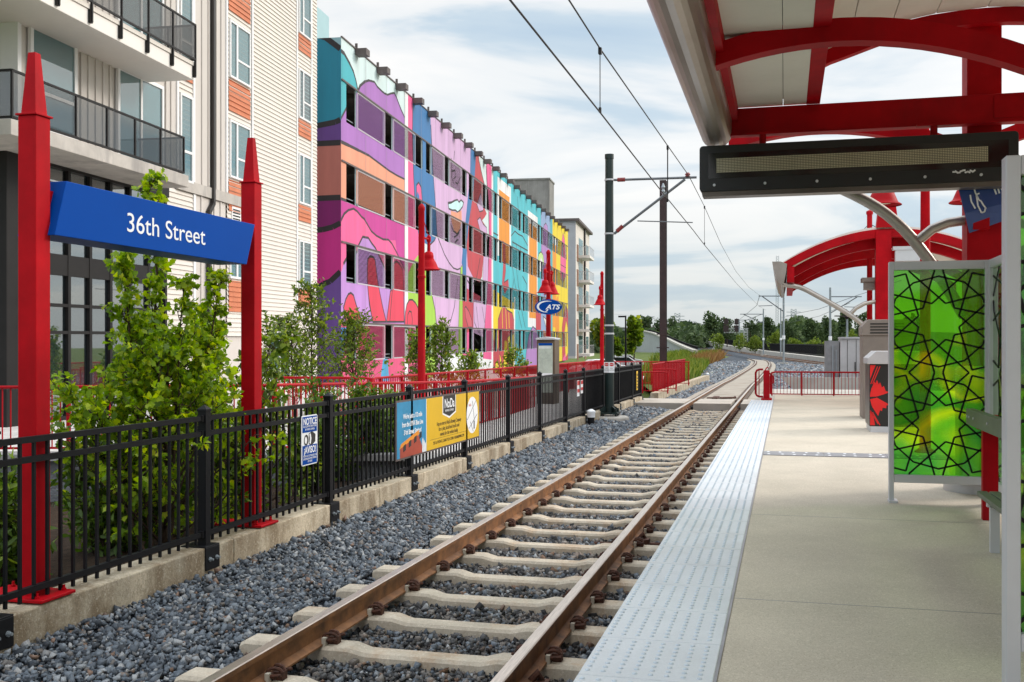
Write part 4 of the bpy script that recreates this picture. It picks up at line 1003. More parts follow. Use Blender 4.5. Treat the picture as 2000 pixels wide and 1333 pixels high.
P_(deepred,[(903,575),(922,585),(922,760),(903,760)]); PS((.62,.10,.14),[(907,602),(909,599),(915,608),(921,625),(922,640),(914,640),(909,622)],.09); P_(pink,[(903,655),(921,645),(919,680),(908,705),(903,700)])
for l in ([(924,590),(926,630),(934,650)],[(930,600),(934,640),(938,660)],[(926,660),(934,672)],[(941,600),(946,630)]): stroke(l,.08)
P_(white,[(862,690),(960,703),(960,760),(862,760)])
vstrip(white,959.5,962.6)
vstrip(tealb,962.6,1052); vstrip(white,971,997.5,356,505); vstrip(orangeC,974,994.5,378,513); 
vstrip(white,1030.5,1049.5,418,640); vstrip(orangeC,1033,1048,441,622)
P_(yellow,[(962.6,566),(1003,592),(1003,780),(962.6,780)]); vstrip(white,1003,1005.5,580,720)
PS(deepred,[(972,645),(972,625),(976,612),(980,600),(985,598),(990,606),(1000,612),(1003,625),(1003,650),(996,660),(994,690),(1003,760),(985,760),(978,700),(972,680)],.10)
for l in ([(980,602),(981,640)],[(987,604),(989,645)],[(993,612),(994,640)]): 
    stroke(l,.22,yellow)
P_(yellow,[(985,665),(990,668),(990,760),(981,760),(984,690)]); PS(yellow,[(990,660),(995,655),(996,668),(992,672)],.07); P_(deepred,[(962.6,660),(975,690),(980,760),(962.6,760)]); PS(yellow,[(967,710),(972,703),(975,730),(966,745)],.08)
P_(deepred,[(981,470),(986,475),(987,530),(984,552),(992,546),(993,560),(985,575),(980,555),(982,520)]); stroke([(986,475),(987,530),(984,552),(992,546)],.08)
for l in ([(998,461),(1005,452),(1012,458),(1020,462),(1030,480)],[(1000,473),(1030,490)],[(998,482),(1030,498)],[(1001,490),(1001,470)],[(1008,492),(1008,476)],[(1016,496),(1016,482)],[(1000,520),(1006,560),(1015,590),(1025,640)],[(1008,525),(1012,560),(1022,600)],[(1020,540),(1028,555),(1026,575)],[(1003,545),(1000,570)],[(1012,610),(1018,640)],[(963,455),(972,460)],[(963,466),(972,472)],[(1010,385),(1012,420)],[(999,405),(1002,430),(1000,452)]): stroke(l,.10)
P_((.30,.42,.62),[(1050,330),(1078.5,350),(1078.5,780),(1050,780)])
for x0,x1,c in ((1050,1056,tealb),(1074,1079,(.08,.40,.50))): vstrip(c,x0,x1)
PS(grape,[(1057,480),(1059,455),(1062,440),(1065.5,436),(1068.5,442),(1071,460),(1073,490),(1073,560),(1062,580),(1057,540)],.12)
PS((.60,.78,.30),[(1050,505),(1052,496),(1056,492),(1060,498),(1062,515),(1058,525),(1052,522)],.1); P_(white,[(1053,515),(1056,502),(1060,515),(1059,535),(1054,530)])
P_(deepred,[(1046,570),(1056,600),(1056,645),(1046,645)])
PS(grape,[(1022,760),(1027,690),(1032,655),(1040,638),(1047,645),(1052,665),(1054,700),(1054,760)],.1)
PS(white,[(1060,618),(1066,624),(1070,615),(1072,630),(1066,640)],.1); P_(salmon,[(1060,645),(1067,648),(1066,668),(1061,660)])
vstrip(yellow,1078.5,1113); vstrip(white,1078.5,1089,466,480); vstrip(orangeC,1079,1086,478,640)
PS(pink,[(1094,545),(1094,505),(1097,470),(1099,455),(1102,468),(1105,505),(1104,540),(1099,552)],.1); stroke([(1094,517),(1105,524)],.08); stroke([(1096,480),(1099,472),(1102,482)],.06)
PS(deepred,[(1098,760),(1097,640),(1100,615),(1104,598),(1108,605),(1110,640),(1111,760)],.1); PS(yellow,[(1102,650),(1105,626),(1108,640),(1109,690),(1104,700)],.08); P_(orangeC,[(1086,585),(1090,575),(1092,640),(1088,690),(1084,640)])
P_(pink,[(1099,700),(1104,690),(1106,760),(1099,760)])
for u in np.arange(3.03,75,3.03): emit([(u-.014,-.3),(u+.014,-.3),(u+.014,ROOF),(u-.014,ROOF)],(.30,.25,.28),front,[r for r in RECT if not r[4]]); LAY[0]-=.98
# end wall of the garage: mural colours repeated darker, shade put in the paint
LAY[0]=0
ER=[(-24,0,-.3,ROOF,0)]
def PE(c,pts): emit([onE(x,y) for x,y in pts],c,lambda a,b_,d: (lambda w:(w[0],w[1],w[2]))(FW(-d,a,b_)),ER)
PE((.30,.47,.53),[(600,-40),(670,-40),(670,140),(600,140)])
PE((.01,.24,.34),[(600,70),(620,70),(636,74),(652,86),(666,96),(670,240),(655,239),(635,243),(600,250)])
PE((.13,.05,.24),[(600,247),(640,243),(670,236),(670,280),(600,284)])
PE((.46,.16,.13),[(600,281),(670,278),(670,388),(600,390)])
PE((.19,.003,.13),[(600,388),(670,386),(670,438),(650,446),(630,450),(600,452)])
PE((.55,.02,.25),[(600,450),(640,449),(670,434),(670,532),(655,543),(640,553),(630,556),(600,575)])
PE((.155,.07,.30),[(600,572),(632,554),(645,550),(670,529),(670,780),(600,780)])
def se(pts,w):
    p=[onE(x,y) for x,y in pts]
    for a,b_ in zip(p[:-1],p[1:]):
        dx,dz=b_[0]-a[0],b_[1]-a[1]; L=math.hypot(dx,dz); nx,nz=-dz/L*w/2,dx/L*w/2
        emit([(a[0]+nx,a[1]+nz),(b_[0]+nx,b_[1]+nz),(b_[0]-nx,b_[1]-nz),(a[0]-nx,a[1]-nz)],(.02,.016,.02),lambda a_,b__,d: FW(-d,a_,b__),ER); LAY[0]-=.98
for l in ([(618,69),(636,74),(652,86),(665,96)],[(600,250),(635,243),(655,239),(665,234)],[(600,282),(665,279)],[(600,389),(665,386)],[(600,452),(630,449),(650,444),(665,436)],[(600,575),(632,555),(645,550),(665,531)]): se(l,.22)
me=bpy.data.meshes.new('mural_paint'); o0=Vector(gar['org'])
me.from_pydata([tuple(Vector(p)-o0) for p in MV],[],MF)
for m in MMATS: me.materials.append(m)
me.polygons.foreach_set('material_index',MI); me.update()
link('mural_paint',me,gar,o0)
FM=mk('screen_frame_grey',(.50,.48,.50),.6,0,.05)
for c0,c1 in scr:
    for a,b_ in zip(ZS,ZT): q=BM(); q.box(c0-.06,c0,-.02,.02,a+.02,b_-.07); q.box(c1,c1+.06,-.02,.02,a+.02,b_-.07); q.box(c0,c1,-.02,.02,b_-.13,b_-.07); q.box(c0,c1,-.02,.02,a,a+.05); q.build('screen_frame',FM,gar)
# concrete stair core rising behind the garage
w=onF(1073,352,-6); 
q=BM(); uL=62; zt=onF(1073,351,-7)[1]
ug=onF(1073,400,-7)[0]
t=onF(1082,400,-7)[0]
q.box(ug,ug+(t-ug),-24,-7,6,zt); q.box(ug-.1,t+.1,-24.1,-6.9,zt,zt+.25)
co=tag(q.build('concrete_core','towerconc',org=FW(ug,-14,6)),'streaked grey concrete tower rising behind the far end of the garage','building')
# grey apartment block at the far end
ab=thing('grey_apartment_block','grey sided apartment block with stacked balconies past the mural garage','building',FW(90,-5,0))
u0=onF(1124,500)[0]; u1=onF(1151,500)[0]; zt=onF(1124,432)[1]
q=BM(); q.box(u0,u1,-18,0,-.3,zt); q.build('wall','siding',ab)
q=BM(); z=0
while z<zt: q.add([(u0-.02,-18,z),(u0-.02,.03,z),(u0-.002,.03,z+.3),(u0-.002,-18,z+.3)],[(0,1,2,3)]); z+=.3
q.build('grey_siding','greysiding',ab)
q=BM(); q.box(u0-.3,u1+.3,-18.2,.45,zt,zt+.3); q.build('roof_edge','capbox',ab)
L=u1-u0
for i in range(5):
    z=.2+3.0*i
    for f in (.18,):
        q=BM(); q.box(u0+L*f,u0+L*(f+.34),.0,1.4,z-.3,z); s_=q.build('balcony','fascia',ab)
        q=BM(); 
        for k in range(10): q.box(u0+L*f+L*.34*k/9-.02,u0+L*f+L*.34*k/9+.02,1.37,1.39,z,z+1.05)
        q.box(u0+L*f,u0+L*(f+.34),1.36,1.40,z+1.02,z+1.07); q.box(u0+L*f-.02,u0+L*f+.02,.0,1.4,z+1.0,z+1.06); [q.box(u0+L*f-.015,u0+L*f+.015,.1+.14*k,.13+.14*k,z,z+1.02) for k in range(9)]; q.build('balcony_railing','cabgrey',s_)
        q=BM(); q.box(u0+L*(f+.03),u0+L*(f+.3),.01,.05,z+.05,z+2.2); q.build('window','pane',ab)
    q=BM(); q.box(u0+L*.08,u0+L*.16,.02,.08,z-.8,z+1.2); q.box(u0+L*.62,u0+L*.7,.02,.08,z-.8,z+1.2); q.build('brick_panel','brick',ab)
    q=BM(); q.box(u0+L*.74,u0+L*.92,.01,.05,z+.5,z+2.1); q.build('window','pane',ab)
q=BM(); q.box(u0+L*.56,u0+L*.6,.0,.2,0,zt); q.build('downpipe','pipe',ab)
# ------------------------------------------------------------ near canopy
CY=11.0
cn=thing('platform_canopy','red steel platform canopy with curved arches and silver gutter','canopy',(1.92,CY,.34),'platform canopies')
XCc=1.92                                     # column line; the canopy mirrors about it
def mir(f):
    for s in (1,-1): f(lambda x: XCc+s*(x-XCc))
q=MB(); q.box(1.76,2.08,CY+.15,CY+.47,.34,5.06); col=q.build('column','red',cn,bevel=.008)
q=MB(); q.box(1.76,2.08,-3.2,-2.88,.34,5.06); q.build('column','red',cn,bevel=.008)
def arch_pts(x0,z0,x1,z1,rise,n=16):
    o=[]
    for i in range(n+1):
        t=i/n; o.append((x0+(x1-x0)*t, z0+(z1-z0)*t+rise*4*t*(1-t)))
    return o
def archbeam(name,y0,y1,pts,h,par,fl=.0,mats='red'):
    q=MB(); fr2=lambda a,b,d:(a,d,b)
    for (a,b) in zip(pts[:-1],pts[1:]):
        q.prism([(a[0],a[1]-h),(b[0],b[1]-h),(b[0],b[1]),(a[0],a[1])],fr2,y0,y1)
    return q.build(name,mats,par)
for y,dz in ((8.4,0),(12.0,.02),(3.6,0),(-1.2,0)):
    for s in (1,-1):
        p=[(XCc+s*(x-XCc),z) for x,z in arch_pts(-.62,4.19+dz,1.76,4.02+dz,.23)]
        archbeam('arch_beam',y,y+.16,p,.18,cn)
for y in (CY,-1.4):
    q=MB(); q.box(-.62,4.46,y,y+.15,3.99,4.27); tb=q.build('tie_beam','red',cn,bevel=.006)
    q=MB(); q.box(.18,.62,y-.010,y-.001,4.005,4.20); q.build('splice_plate','red',tb); q=MB(); q.box(1.98,2.7,y-.010,y-.001,4.03,4.235); q.build('splice_plate','red',tb)
    q=MB(); q.box(-.70,-.625,y-.01,y+.15,4.0,4.16); q.build('beam_end_cap','galv',tb)
def purl(m):
    a,b=sorted((m(.213),m(.348))); q=MB(); q.box(a,b,-4,CY+.05,4.28,4.78); q.build('purlin','red',cn,bevel=.004)
mir(purl)
for y in (CY,-1.4):                           # raised vault end arch
    for s in (1,-1):
        p=[(XCc+s*(x-XCc),z) for x,z in [(.30,4.77),(.45,4.84),(.64,4.90),(.85,4.97),(1.04,5.03),(1.4,5.09),(1.72,5.116),(1.92,5.12)]]
        archbeam('vault_arch',y,y+.12,p,.15,cn)
# roof panels: lower wings and the raised vault, with joint gaps
def wing(m):
    q=MB()
    for xa,xb in ((-.56,-.02),(-.015,.225)):
        a,b=sorted((m(xa),m(xb)))
        for ya,yb in ((-4,3.6),(3.61,8.4),(8.41,CY+.05)): q.box(a,b,ya,yb,4.285,4.35)
    q.build('wing_soffit','soffit',cn)
    q=MB(); a,b=sorted((m(-.57),m(.25))); q.box(a,b,-4,CY+.06,4.354,4.40); q.build('roof_deck','capbox',cn)
    q=MB(); a,b=sorted((m(-.57),m(-.47))); q.box(a,b,-4,CY+.02,4.14,4.30); q.build('edge_angle','red',cn)
    g=[]
    for k in range(13): an=PI*k/12; g.append((m(-.70+.165*math.cos(PI+an)),4.055+.165*math.sin(PI+an)-.0))
    q=MB(); fr2=lambda a,b,d:(a,d,b)
    o=[(m(-.86),4.20)]+[(m(-.70-.165*math.cos(PI*k/12)),4.06-.175*math.sin(PI*k/12)) for k in range(13)]+[(m(-.53),4.20),(m(-.56),4.20)]+[(m(-.70+.14*math.cos(PI*k/12)),4.06-.15*math.sin(PI*k/12)) for k in range(13)]+[(m(-.835),4.20)]
    q.prism(o,fr2,-4,CY+.12); q.build('gutter','silver',cn)
    q=MB(); q.prism([(m(-.70-.15*math.cos(PI*k/12)),4.10-.19*math.sin(PI*k/12)) for k in range(13)],fr2,CY+.10,CY+.13); q.build('gutter_end','silver',cn)
mir(wing)
for s in (1,-1):
    q=MB(); dk=[(.20,4.80),(.64,4.985),(1.04,5.11),(1.45,5.175),(1.92,5.20)]
    for a,b in zip(dk[:-1],dk[1:]):
        xa,xb=XCc+s*(a[0]-XCc),XCc+s*(b[0]-XCc)
        q.add([(xa,-4,a[1]),(xb,-4,b[1]),(xb,CY+.14,b[1]),(xa,CY+.14,a[1]),(xa,-4,a[1]+.05),(xb,-4,b[1]+.05),(xb,CY+.14,b[1]+.05),(xa,CY+.14,a[1]+.05)],[(0,1,2,3),(4,7,6,5),(0,4,5,1),(2,6,7,3),(0,3,7,4),(1,5,6,2)])
    q.build('vault_deck','capbox',cn)
vp=[(.35,4.79),(.64,4.91),(1.04,5.035),(1.45,5.10),(1.92,5.125)]
for s in (1,-1):
    for a,b in zip(vp[:-1],vp[1:]):
        q=MB(); xa,xb=XCc+s*(a[0]-XCc),XCc+s*(b[0]-XCc); dx=.004*s
        q.add([(xa+dx,-4,a[1]),(xb-dx,-4,b[1]),(xb-dx,CY,b[1]),(xa+dx,CY,a[1]),(xa+dx,-4,a[1]+.07),(xb-dx,-4,b[1]+.07),(xb-dx,CY,b[1]+.07),(xa+dx,CY,a[1]+.07)],[(0,1,2,3),(4,7,6,5),(0,4,5,1),(2,6,7,3),(0,3,7,4),(1,5,6,2)]); q.build('vault_panel','soffit',cn)
# curved silver struts from the column to the gutter
def curve3(P,n=8): return [tuple(v) for v in catmull(P,.12)]
for s in (1,-1):
    mx=lambda x: XCc+s*(x-XCc)
    q=MB(); q.tube(curve3([(mx(-.66),CY+.3,3.90),(mx(-.1),CY+.3,3.74),(mx(.69),CY+.3,3.375),(mx(1.1),CY+.3,3.08),(mx(1.42),CY+.3,2.68),(mx(1.76),CY+.3,2.10)]),.058,12); q.build('curved_strut','tube',cn,smooth=True)
    q=MB(); q.tube(curve3([(mx(1.30),CY+.3,2.86),(mx(1.45),CY+.3,2.99),(mx(1.60),CY+.3,3.05),(mx(1.78),CY+.3,3.075)]),.05,12); q.build('curved_brace','tube',cn,smooth=True)
# ------------------------------------------------------------ message sign under the tie beam
t=thing('message_sign','long black electronic message sign with blank dot panel under the red beam','sign',(.65,CY-.12,3.36))
q=MB(); LX0,LX1,LZ0,LZ1=-.85,2.16,3.385,3.855
fr2=lambda a,b,d:(a,d,b)
r=.035; pts=[]
for cx_,cz_,a0 in ((LX1-r,LZ1-r,0),(LX0+r,LZ1-r,90),(LX0+r,LZ0+r,180),(LX1-r,LZ0+r,270)):
    for k in range(4): an=R(a0+k*30); pts.append((cx_+r*math.cos(an),cz_+r*math.sin(an)))
q.prism(pts,fr2,CY-.22,CY-.02); ca=q.build('case','ledcase',t,bevel=.006)
q=MB(); q.prism([(LX0+.02,LZ0-.001),(LX1-.02,LZ0-.001),(LX1-.03,LZ0-.05),(LX0+.03,LZ0-.05)],fr2,CY-.205,CY-.02); q.build('bottom_lip','ledlip',ca)
q=MB(); q.box(LX0+.09,LX1-.09,CY-.224,CY-.2205,LZ0+.13,LZ1-.08); wi=q.build('display_window',mk('display_glass',(.012,.011,.011),.12,0,0),ca)
q=MB(); q.box(LX0+.17,LX1-.27,CY-.2268,CY-.2245,LZ0+.185,LZ0+.335)
q.build('dot_back',mk('dot_panel_back',(.11,.095,.065),.7,0,.1,2),wi)
dv=[];df=[]
nx=170; nz=9
for i in range(nx):
    for j in range(nz):
        x=LX0+.18+i*(LX1-LX0-.46)/(nx-1); z=LZ0+.195+j*.0163; b0=len(dv); h=.0048
        dv+= [(x-h,CY-.2275,z-h),(x+h,CY-.2275,z-h),(x+h,CY-.2275,z+h),(x-h,CY-.2275,z+h)]; df.append((b0,b0+1,b0+2,b0+3))
o=arrays('dot_matrix',np.array(dv),np.array(df),mk('unlit_dots',(.62,.57,.40),.5,0,.05),wi); o['kind']='stuff'
q=MB()
for i in range(6): q.tube([(LX0+.15+i*.505,CY-.222,LZ0+.062),(LX0+.15+i*.505,CY-.238,LZ0+.062)],.014,10)
q.build('screws','alum',ca)
q=MB(); px=LX0+2.42
for k in range(9): q.bar((px+k*.022,CY-.2225,LZ0+.10+.012*math.sin(k*2.1)),(px+(k+1.3)*.022,CY-.2225,LZ0+.10-.014*math.sin(k*1.3)),.016,.002,up=(0,1,0))
q.build('scrawl','white',ca)
for x in (-.22,1.42):
    q=MB(); q.tube([(x,CY-.08,LZ1-.01),(x,CY-.08,3.995)],.035,10); q.box(x-.16,x+.16,CY-.12,CY-.04,3.965,3.988); q.build('hanger','red',t)
# ------------------------------------------------------------ blue direction sign folded round the column
t=thing('direction_sign','folded blue sign with arrow and wheelchair symbol on the red column','sign',(1.7,CY+.1,2.9))
YS=CY+.02
def sp_(x,y,k=0.): p=onY(x,y,YS+k); return (p.x,p.y,p.z)
q=MB(); fc=[[(1868,356),(2010,330),(2010,386),(1884,417)],[(1884,417),(2010,386),(2010,414),(1893,456)]]
for k,F4 in enumerate(fc):
    q.add([sp_(x,y,.05*k*(j>1)) for j,(x,y) in enumerate(F4)]+[sp_(x,y,.05*k*(j>1)+.03) for j,(x,y) in enumerate(F4)],[(0,1,2,3),(4,7,6,5),(0,4,5,1),(2,6,7,3),(0,3,7,4),(1,5,6,2)])
sg=q.build('sign_face',mk('sign_blue_satin',(.02,.06,.24),.22,.15,.06,2,spec=.6),t)
for nm_,PL in (('arrow_symbol',[[(1895,381),(1897,394),(1905,408)]]),('wheelchair_symbol',[[(1901,363),(1905,377),(1912,391),(1916,393)],[(1908,380),(1913,378)],[(1907,382),(1910,402),(1917,416),(1923,414),(1925,406)],[(1916,393),(1920,400),(1926,408)]]),('sign_letters',[[(1938,358),(1946,380)],[(1946,357),(1952,378)],[(1947,360),(1960,374)]])):
    q=MB()
    for P2 in PL:
        for a,b in zip(P2[:-1],P2[1:]): q.bar(sp_(*a,-.006),sp_(*b,-.006),.014,.006,up=(0,1,0))
    q.build(nm_,'white',sg)
q=MB(); q.box(1.80,1.95,YS+.03,CY+.15,2.95,3.3); q.build('sign_bracket','red',t)
# ------------------------------------------------------------ art glass windscreen
ws=thing('windscreen','aluminium windscreen with green star pattern art glass panels','windscreen',(1.3,8,.34))
XL,XR,YF,YN,ZT_=.955,1.80,10.28,4.72,2.60
M['artglass']=None
m,nt,b=_new('green_art_glass')
tc=_n(nt,'ShaderNodeTexCoord'); sp=_n(nt,'ShaderNodeSeparateXYZ'); nt.links.new(tc.outputs['Object'],sp.inputs[0])
mr=_n(nt,'ShaderNodeMapRange'); mr.inputs['From Min'].default_value=.15; mr.inputs['From Max'].default_value=2.3; nt.links.new(sp.outputs['Z'],mr.inputs['Value'])
nz=_noise(nt,2.1,1.5,.45); ad=_n(nt,'ShaderNodeMath',operation='MULTIPLY_ADD'); nt.links.new(nz,ad.inputs[0]); ad.inputs[1].default_value=.85; nt.links.new(mr.outputs[0],ad.inputs[2])
cl=_ramp(nt,ad.outputs[0],[(.24,(.0,.40,.13)),(.40,(.015,.34,.05)),(.52,(.12,.52,.015)),(.62,(.50,.80,.01)),(.72,(.05,.42,.02)),(.84,(.10,.50,.015)),(.93,(.55,.82,.01)),(1.0,(.12,.50,.01))])
tr=_n(nt,'ShaderNodeBsdfTransparent'); nt.links.new(cl,tr.inputs[0]); tl=_n(nt,'ShaderNodeBsdfTranslucent'); nt.links.new(cl,tl.inputs[0])
gl=_n(nt,'ShaderNodeBsdfGlossy'); gl.inputs['Roughness'].default_value=.05
m1=_n(nt,'ShaderNodeMixShader'); m1.inputs[0].default_value=.30; nt.links.new(tr.outputs[0],m1.inputs[1]); nt.links.new(tl.outputs[0],m1.inputs[2])
m2=_n(nt,'ShaderNodeMixShader'); m2.inputs[0].default_value=.07; nt.links.new(m1.outputs[0],m2.inputs[1]); nt.links.new(gl.outputs[0],m2.inputs[2])
nt.links.new(m2.outputs[0],nt.nodes['Material Output'].inputs[0]); M['artglass']=m
M['backglass']=glassy('dark_back_glass',(.01,.03,.015),.04,.75,refl=.35,tint=(.42,.62,.36))
def star_lines(q,pl,W,H,cell,half):      # interlaced ten point star lattice, drawn as bars inside a W x H panel
    def seg2(a,b):
        # clip to panel
        t0,t1=0,1; d=(b[0]-a[0],b[1]-a[1])
        for p_,q_ in ((-d[0],a[0]),(d[0],W-a[0]),(-d[1],a[1]),(d[1],H-a[1])):
            if abs(p_)<1e-9:
                if q_<0: return
            else:
                r_=q_/p_
                if p_<0: t0=max(t0,r_)
                else: t1=min(t1,r_)
        if t0>=t1-1e-4: return
        A=(a[0]+d[0]*t0,a[1]+d[1]*t0); B=(a[0]+d[0]*t1,a[1]+d[1]*t1)
        L=math.hypot(B[0]-A[0],B[1]-A[1]); n=((B[1]-A[1])/L*half,-(B[0]-A[0])/L*half)
        vs=[pl(A[0]+n[0],A[1]+n[1],-.007),pl(B[0]+n[0],B[1]+n[1],-.007),pl(B[0]-n[0],B[1]-n[1],-.007),pl(A[0]-n[0],A[1]-n[1],-.007),pl(A[0]+n[0],A[1]+n[1],.007),pl(B[0]+n[0],B[1]+n[1],.007),pl(B[0]-n[0],B[1]-n[1],.007),pl(A[0]-n[0],A[1]-n[1],.007)]
        q.add(vs,[(0,1,2,3),(4,7,6,5),(0,4,5,1),(1,5,6,2),(2,6,7,3),(3,7,4,0)])
    S_=W/1195.; mid=H/2
    poly=[[(900,660),(1385,195),(1890,325)],[(695,580),(860,620),(1030,20),(943,-60)],[(943,-60),(695,172)],[(695,40),(1090,130),(1240,660)],[(695,180),(720,265),(960,490),(1297,580)]]
    CH=720*S_
    for k in range(-4,5):
        for P2 in poly:
            for mxr in (0,1):
                Q=[((2592-x if mxr else x)-697,(660-y)*S_) for x,y in P2]
                Q=[(x*S_, mid+ (k*CH+(d if k%2==0 else CH-d))) for x,d in Q]
                for a,b_ in zip(Q[:-1],Q[1:]): seg2(a,b_)
def panel(name,pl,W,H,bars,half=.0075,cell=1.02,gm='artglass'):
    q=MB(); q.add([pl(0,0,-.004),pl(W,0,-.004),pl(W,H,-.004),pl(0,H,-.004)],[(0,1,2,3)])
    g=q.build(name,gm,ws)
    q=MB(); star_lines(q,pl,W,H,cell,half)
    q.build('star_tracery','black',g)
    return g
fw=.055
def frame(pl,W,H,foot,post_w=.055,dp=.055):
    q=MB(lambda a,b,d: pl(a,b,d))
    q.box(-post_w,0,-foot,H+.08,-dp,dp); q.box(W,W+post_w,-foot,H+.08,-dp,dp)
    q.box(0,W,H,H+.08,-dp+.004,dp-.004); q.box(0,W,-.075,0,-dp+.004,dp-.004)
    return q.build('frame','alum',ws,bevel=.004,seg=1)
plF=lambda a,b,d:(XL+.03+a,YF-d,.60+b)
WF=XR-XL-.06; HF=1.905
frame(plF,WF,HF,.26,.045,.04); panel('art_glass',plF,WF,HF,1)
plN=lambda a,b,d:(.945+a,YN-d,.60+b)
frame(plN,1.15,HF,.26,.058,.045); panel('art_glass',plN,1.15,HF,1)
# long back panels parallel to the track
for k in range(3):
    y0=YN+.12+k*1.82
    plB=lambda a,b,d,y0=y0:(XR+.03+d,y0+a,.60+b)
    frame(plB,1.70,HF,.26,.05,.035); panel('back_glass',plB,1.70,HF,1,gm='backglass')
q=MB(); q.box(XL-.02,XL+.06,YF-.10,YF+.07,.34,.36); q.build('foot_plate','alum',ws)
# ------------------------------------------------------------ leaning rail and bench
t=thing('leaning_rail','dark green leaning rail on a red post inside the windscreen','leaning rail',(1.66,9.3,.34))
for yy in (9.36,6.0): q=MB(); q.box(1.60,1.72,yy,yy+.08,.34,1.22); q.build('post','red',t,bevel=.004)
q=MB(); q.box(1.50,1.565,5.2,9.56,1.13,1.265); rl=q.build('rail_board','railgreen',t,bevel=.006)
q=MB()
for y in (9.5,9.4,9.2,8.6,7.5): q.tube([(1.50,y,1.2),(1.494,y,1.2)],.010,8)
q.build('bolts','alum',rl)
q=MB(); q.box(1.56,1.61,9.37,9.43,1.10,1.25); q.build('rail_bracket','red',t)
t=thing('bench','low slatted bench standing under the leaning rail','bench',(1.5,6.8,.34))
q=MB()
for i in range(4): q.box(1.36+.085*i,1.43+.085*i,5.6,8.2,.70,.735)
q.build('seat','railgreen',t,bevel=.004)
for y in (5.8,7.9): q=MB(); q.box(1.40,1.46,y,y+.05,.34,.70); q.box(1.60,1.66,y,y+.05,.34,.70); q.box(1.38,1.68,y,y+.05,.66,.70); q.build('leg','alum',t)
q=MB(); q.lathe((1.92,CY+.31,.34),[(.36,0),(.36,.09),(.33,.11)],24); q.build('base_cover','cabgrey',cn,smooth=True)
t=thing('utility_case','pale utility case before the column, seen through the green glass','utility case',(1.85,CY-.1,.34))
q=MB(); q.box(1.64,2.10,CY-.16,CY+.12,.44,1.60); b_=q.build('body','alum',t,bevel=.03); q=MB(); q.box(1.66,2.08,CY-.18,CY-.161,.9,1.5); q.build('door','cabgrey',b_)
# ------------------------------------------------------------ litter bin, ticket machine and cabinets
t=thing('litter_bin','round grey bin standing behind the green glass panel','bin',(1.72,11.9,.34)) if False else None
tv=thing('ticket_machine','ticket machine with silver hood and red flower on black side','ticket machine',(1.7,18.9,.34))
x0,x1,y0,y1=1.39,2.3,18.55,19.5
q=MB(); q.box(x0+.02,x1,y0,y1,.34,.44); q.build('plinth','alum',tv)
q=MB(); q.box(x0,x1,y0,y1,.44,1.50); bo=q.build('body','machblack',tv,bevel=.012)
q=MB(); q.prism([(x0-.03,1.50),(x1+.03,1.50),(x1+.03,1.72),(x0+.10,1.72),(x0-.03,1.60)],lambda a,b,d:(a,d,b),y0-.05,y1+.02); q.build('hood','cabgrey',tv,bevel=.008)
q=MB(); f3=lambda a,b,d:(x0+a,y0-d,b)
import itertools
def petal(cx_,cz_,pts): q.prism([(cx_+a,cz_+b_) for a,b_ in pts],f3,.002,.007)
petal(0,.98,[(.01,.0),(.03,.10),(.08,.22),(.10,.19),(.12,.25),(.15,.17),(.17,.21),(.20,.12),(.23,.15),(.26,.06),(.33,.05),(.24,.01),(.12,-.03),(.01,-.04)])
petal(0,.90,[(.01,.0),(.12,.03),(.22,-.03),(.33,-.09),(.27,-.10),(.27,-.15),(.21,-.14),(.20,-.20),(.17,-.18),(.14,-.28),(.10,-.22),(.04,-.12)])
petal(0,1.30,[(.01,.18),(.10,.18),(.05,.06),(.01,-.06)]); petal(0,.58,[(.01,.14),(.06,.05),(.09,-.12),(.01,-.12)])
for a,b_ in (((.02,1.16),(.13,1.46)),((.05,1.16),(.17,1.46)),((.02,.70),(.14,.48)),((.05,.68),(.17,.46))):
    q.bar(f3(a[0],a[1],.005),f3(b_[0],b_[1],.005),.014,.004,up=(0,1,0))
q.build('flower_print','flowerred',bo)
t=thing('equipment_cabinet','tall taupe cabinet with louvres beside the ticket machine','cabinet',(1.8,22,.34),'service cabinets')
q=MB(); q.box(1.52,2.5,22.0,22.9,.34,2.02); b_=q.build('body','beige',t,bevel=.012)
q=MB(); q.prism([(1.50,2.02),(2.52,2.02),(2.52,2.34),(1.62,2.34),(1.50,2.20)],lambda a,b,d:(a,d,b),21.97,22.93); h_=q.build('hood','beige',t,bevel=.01)
q=MB()
for i in range(4): q.box(1.66,2.3,21.962,21.975,2.06+.06*i,2.085+.06*i)
q.build('louvre','dark',h_)
q=MB(); q.tube([(1.62,21.99,.36),(1.62,21.99,.82),(1.66,21.99,.93),(1.76,21.99,.97)],.02,8); q.build('conduit','galv',t)
gc=thing('signal_cabinet','grey steel double door signal cabinet beyond the platform railing','cabinet',tuple(onZ(1662,762,-.2)),'service cabinets')
p=onZ(1640,764,-.2); x0=p.x;y0=p.y; d_=y0
zt=onY(1660,662,y0).z; x1=x0+1.9
q=MB(); q.box(x0+.02,x1,y0,y0+1.6,-.2,zt); bo=q.build('body','cabgrey',gc,bevel=.02)
q=MB(); q.box(x0,x1+.05,y0-.08,y0+1.65,zt,zt+.08); q.build('lid','cabgrey',gc)
q=MB(); 
for a in (.32,.70,1.2): q.box(x0+a,x0+a+.02,y0-.012,y0,.0,zt-.05)
q.box(x0+.64,x0+.68,y0-.05,y0,.6,1.1); q.build('door_seams','dark',bo)
q=MB(); q.box(x0+.9,x0+1.45,y0-.2,y0-.01,.62,1.12); q.build('meter_box','cabgrey',bo,bevel=.02)
q=MB(); q.box(x0-.62,x0-.02,y0+.1,y0+1.2,-.2,zt-.1); sd=q.build('side_cabinet',mk('side_cabinet_grey',(.25,.25,.26),.5,.3,.1),gc)
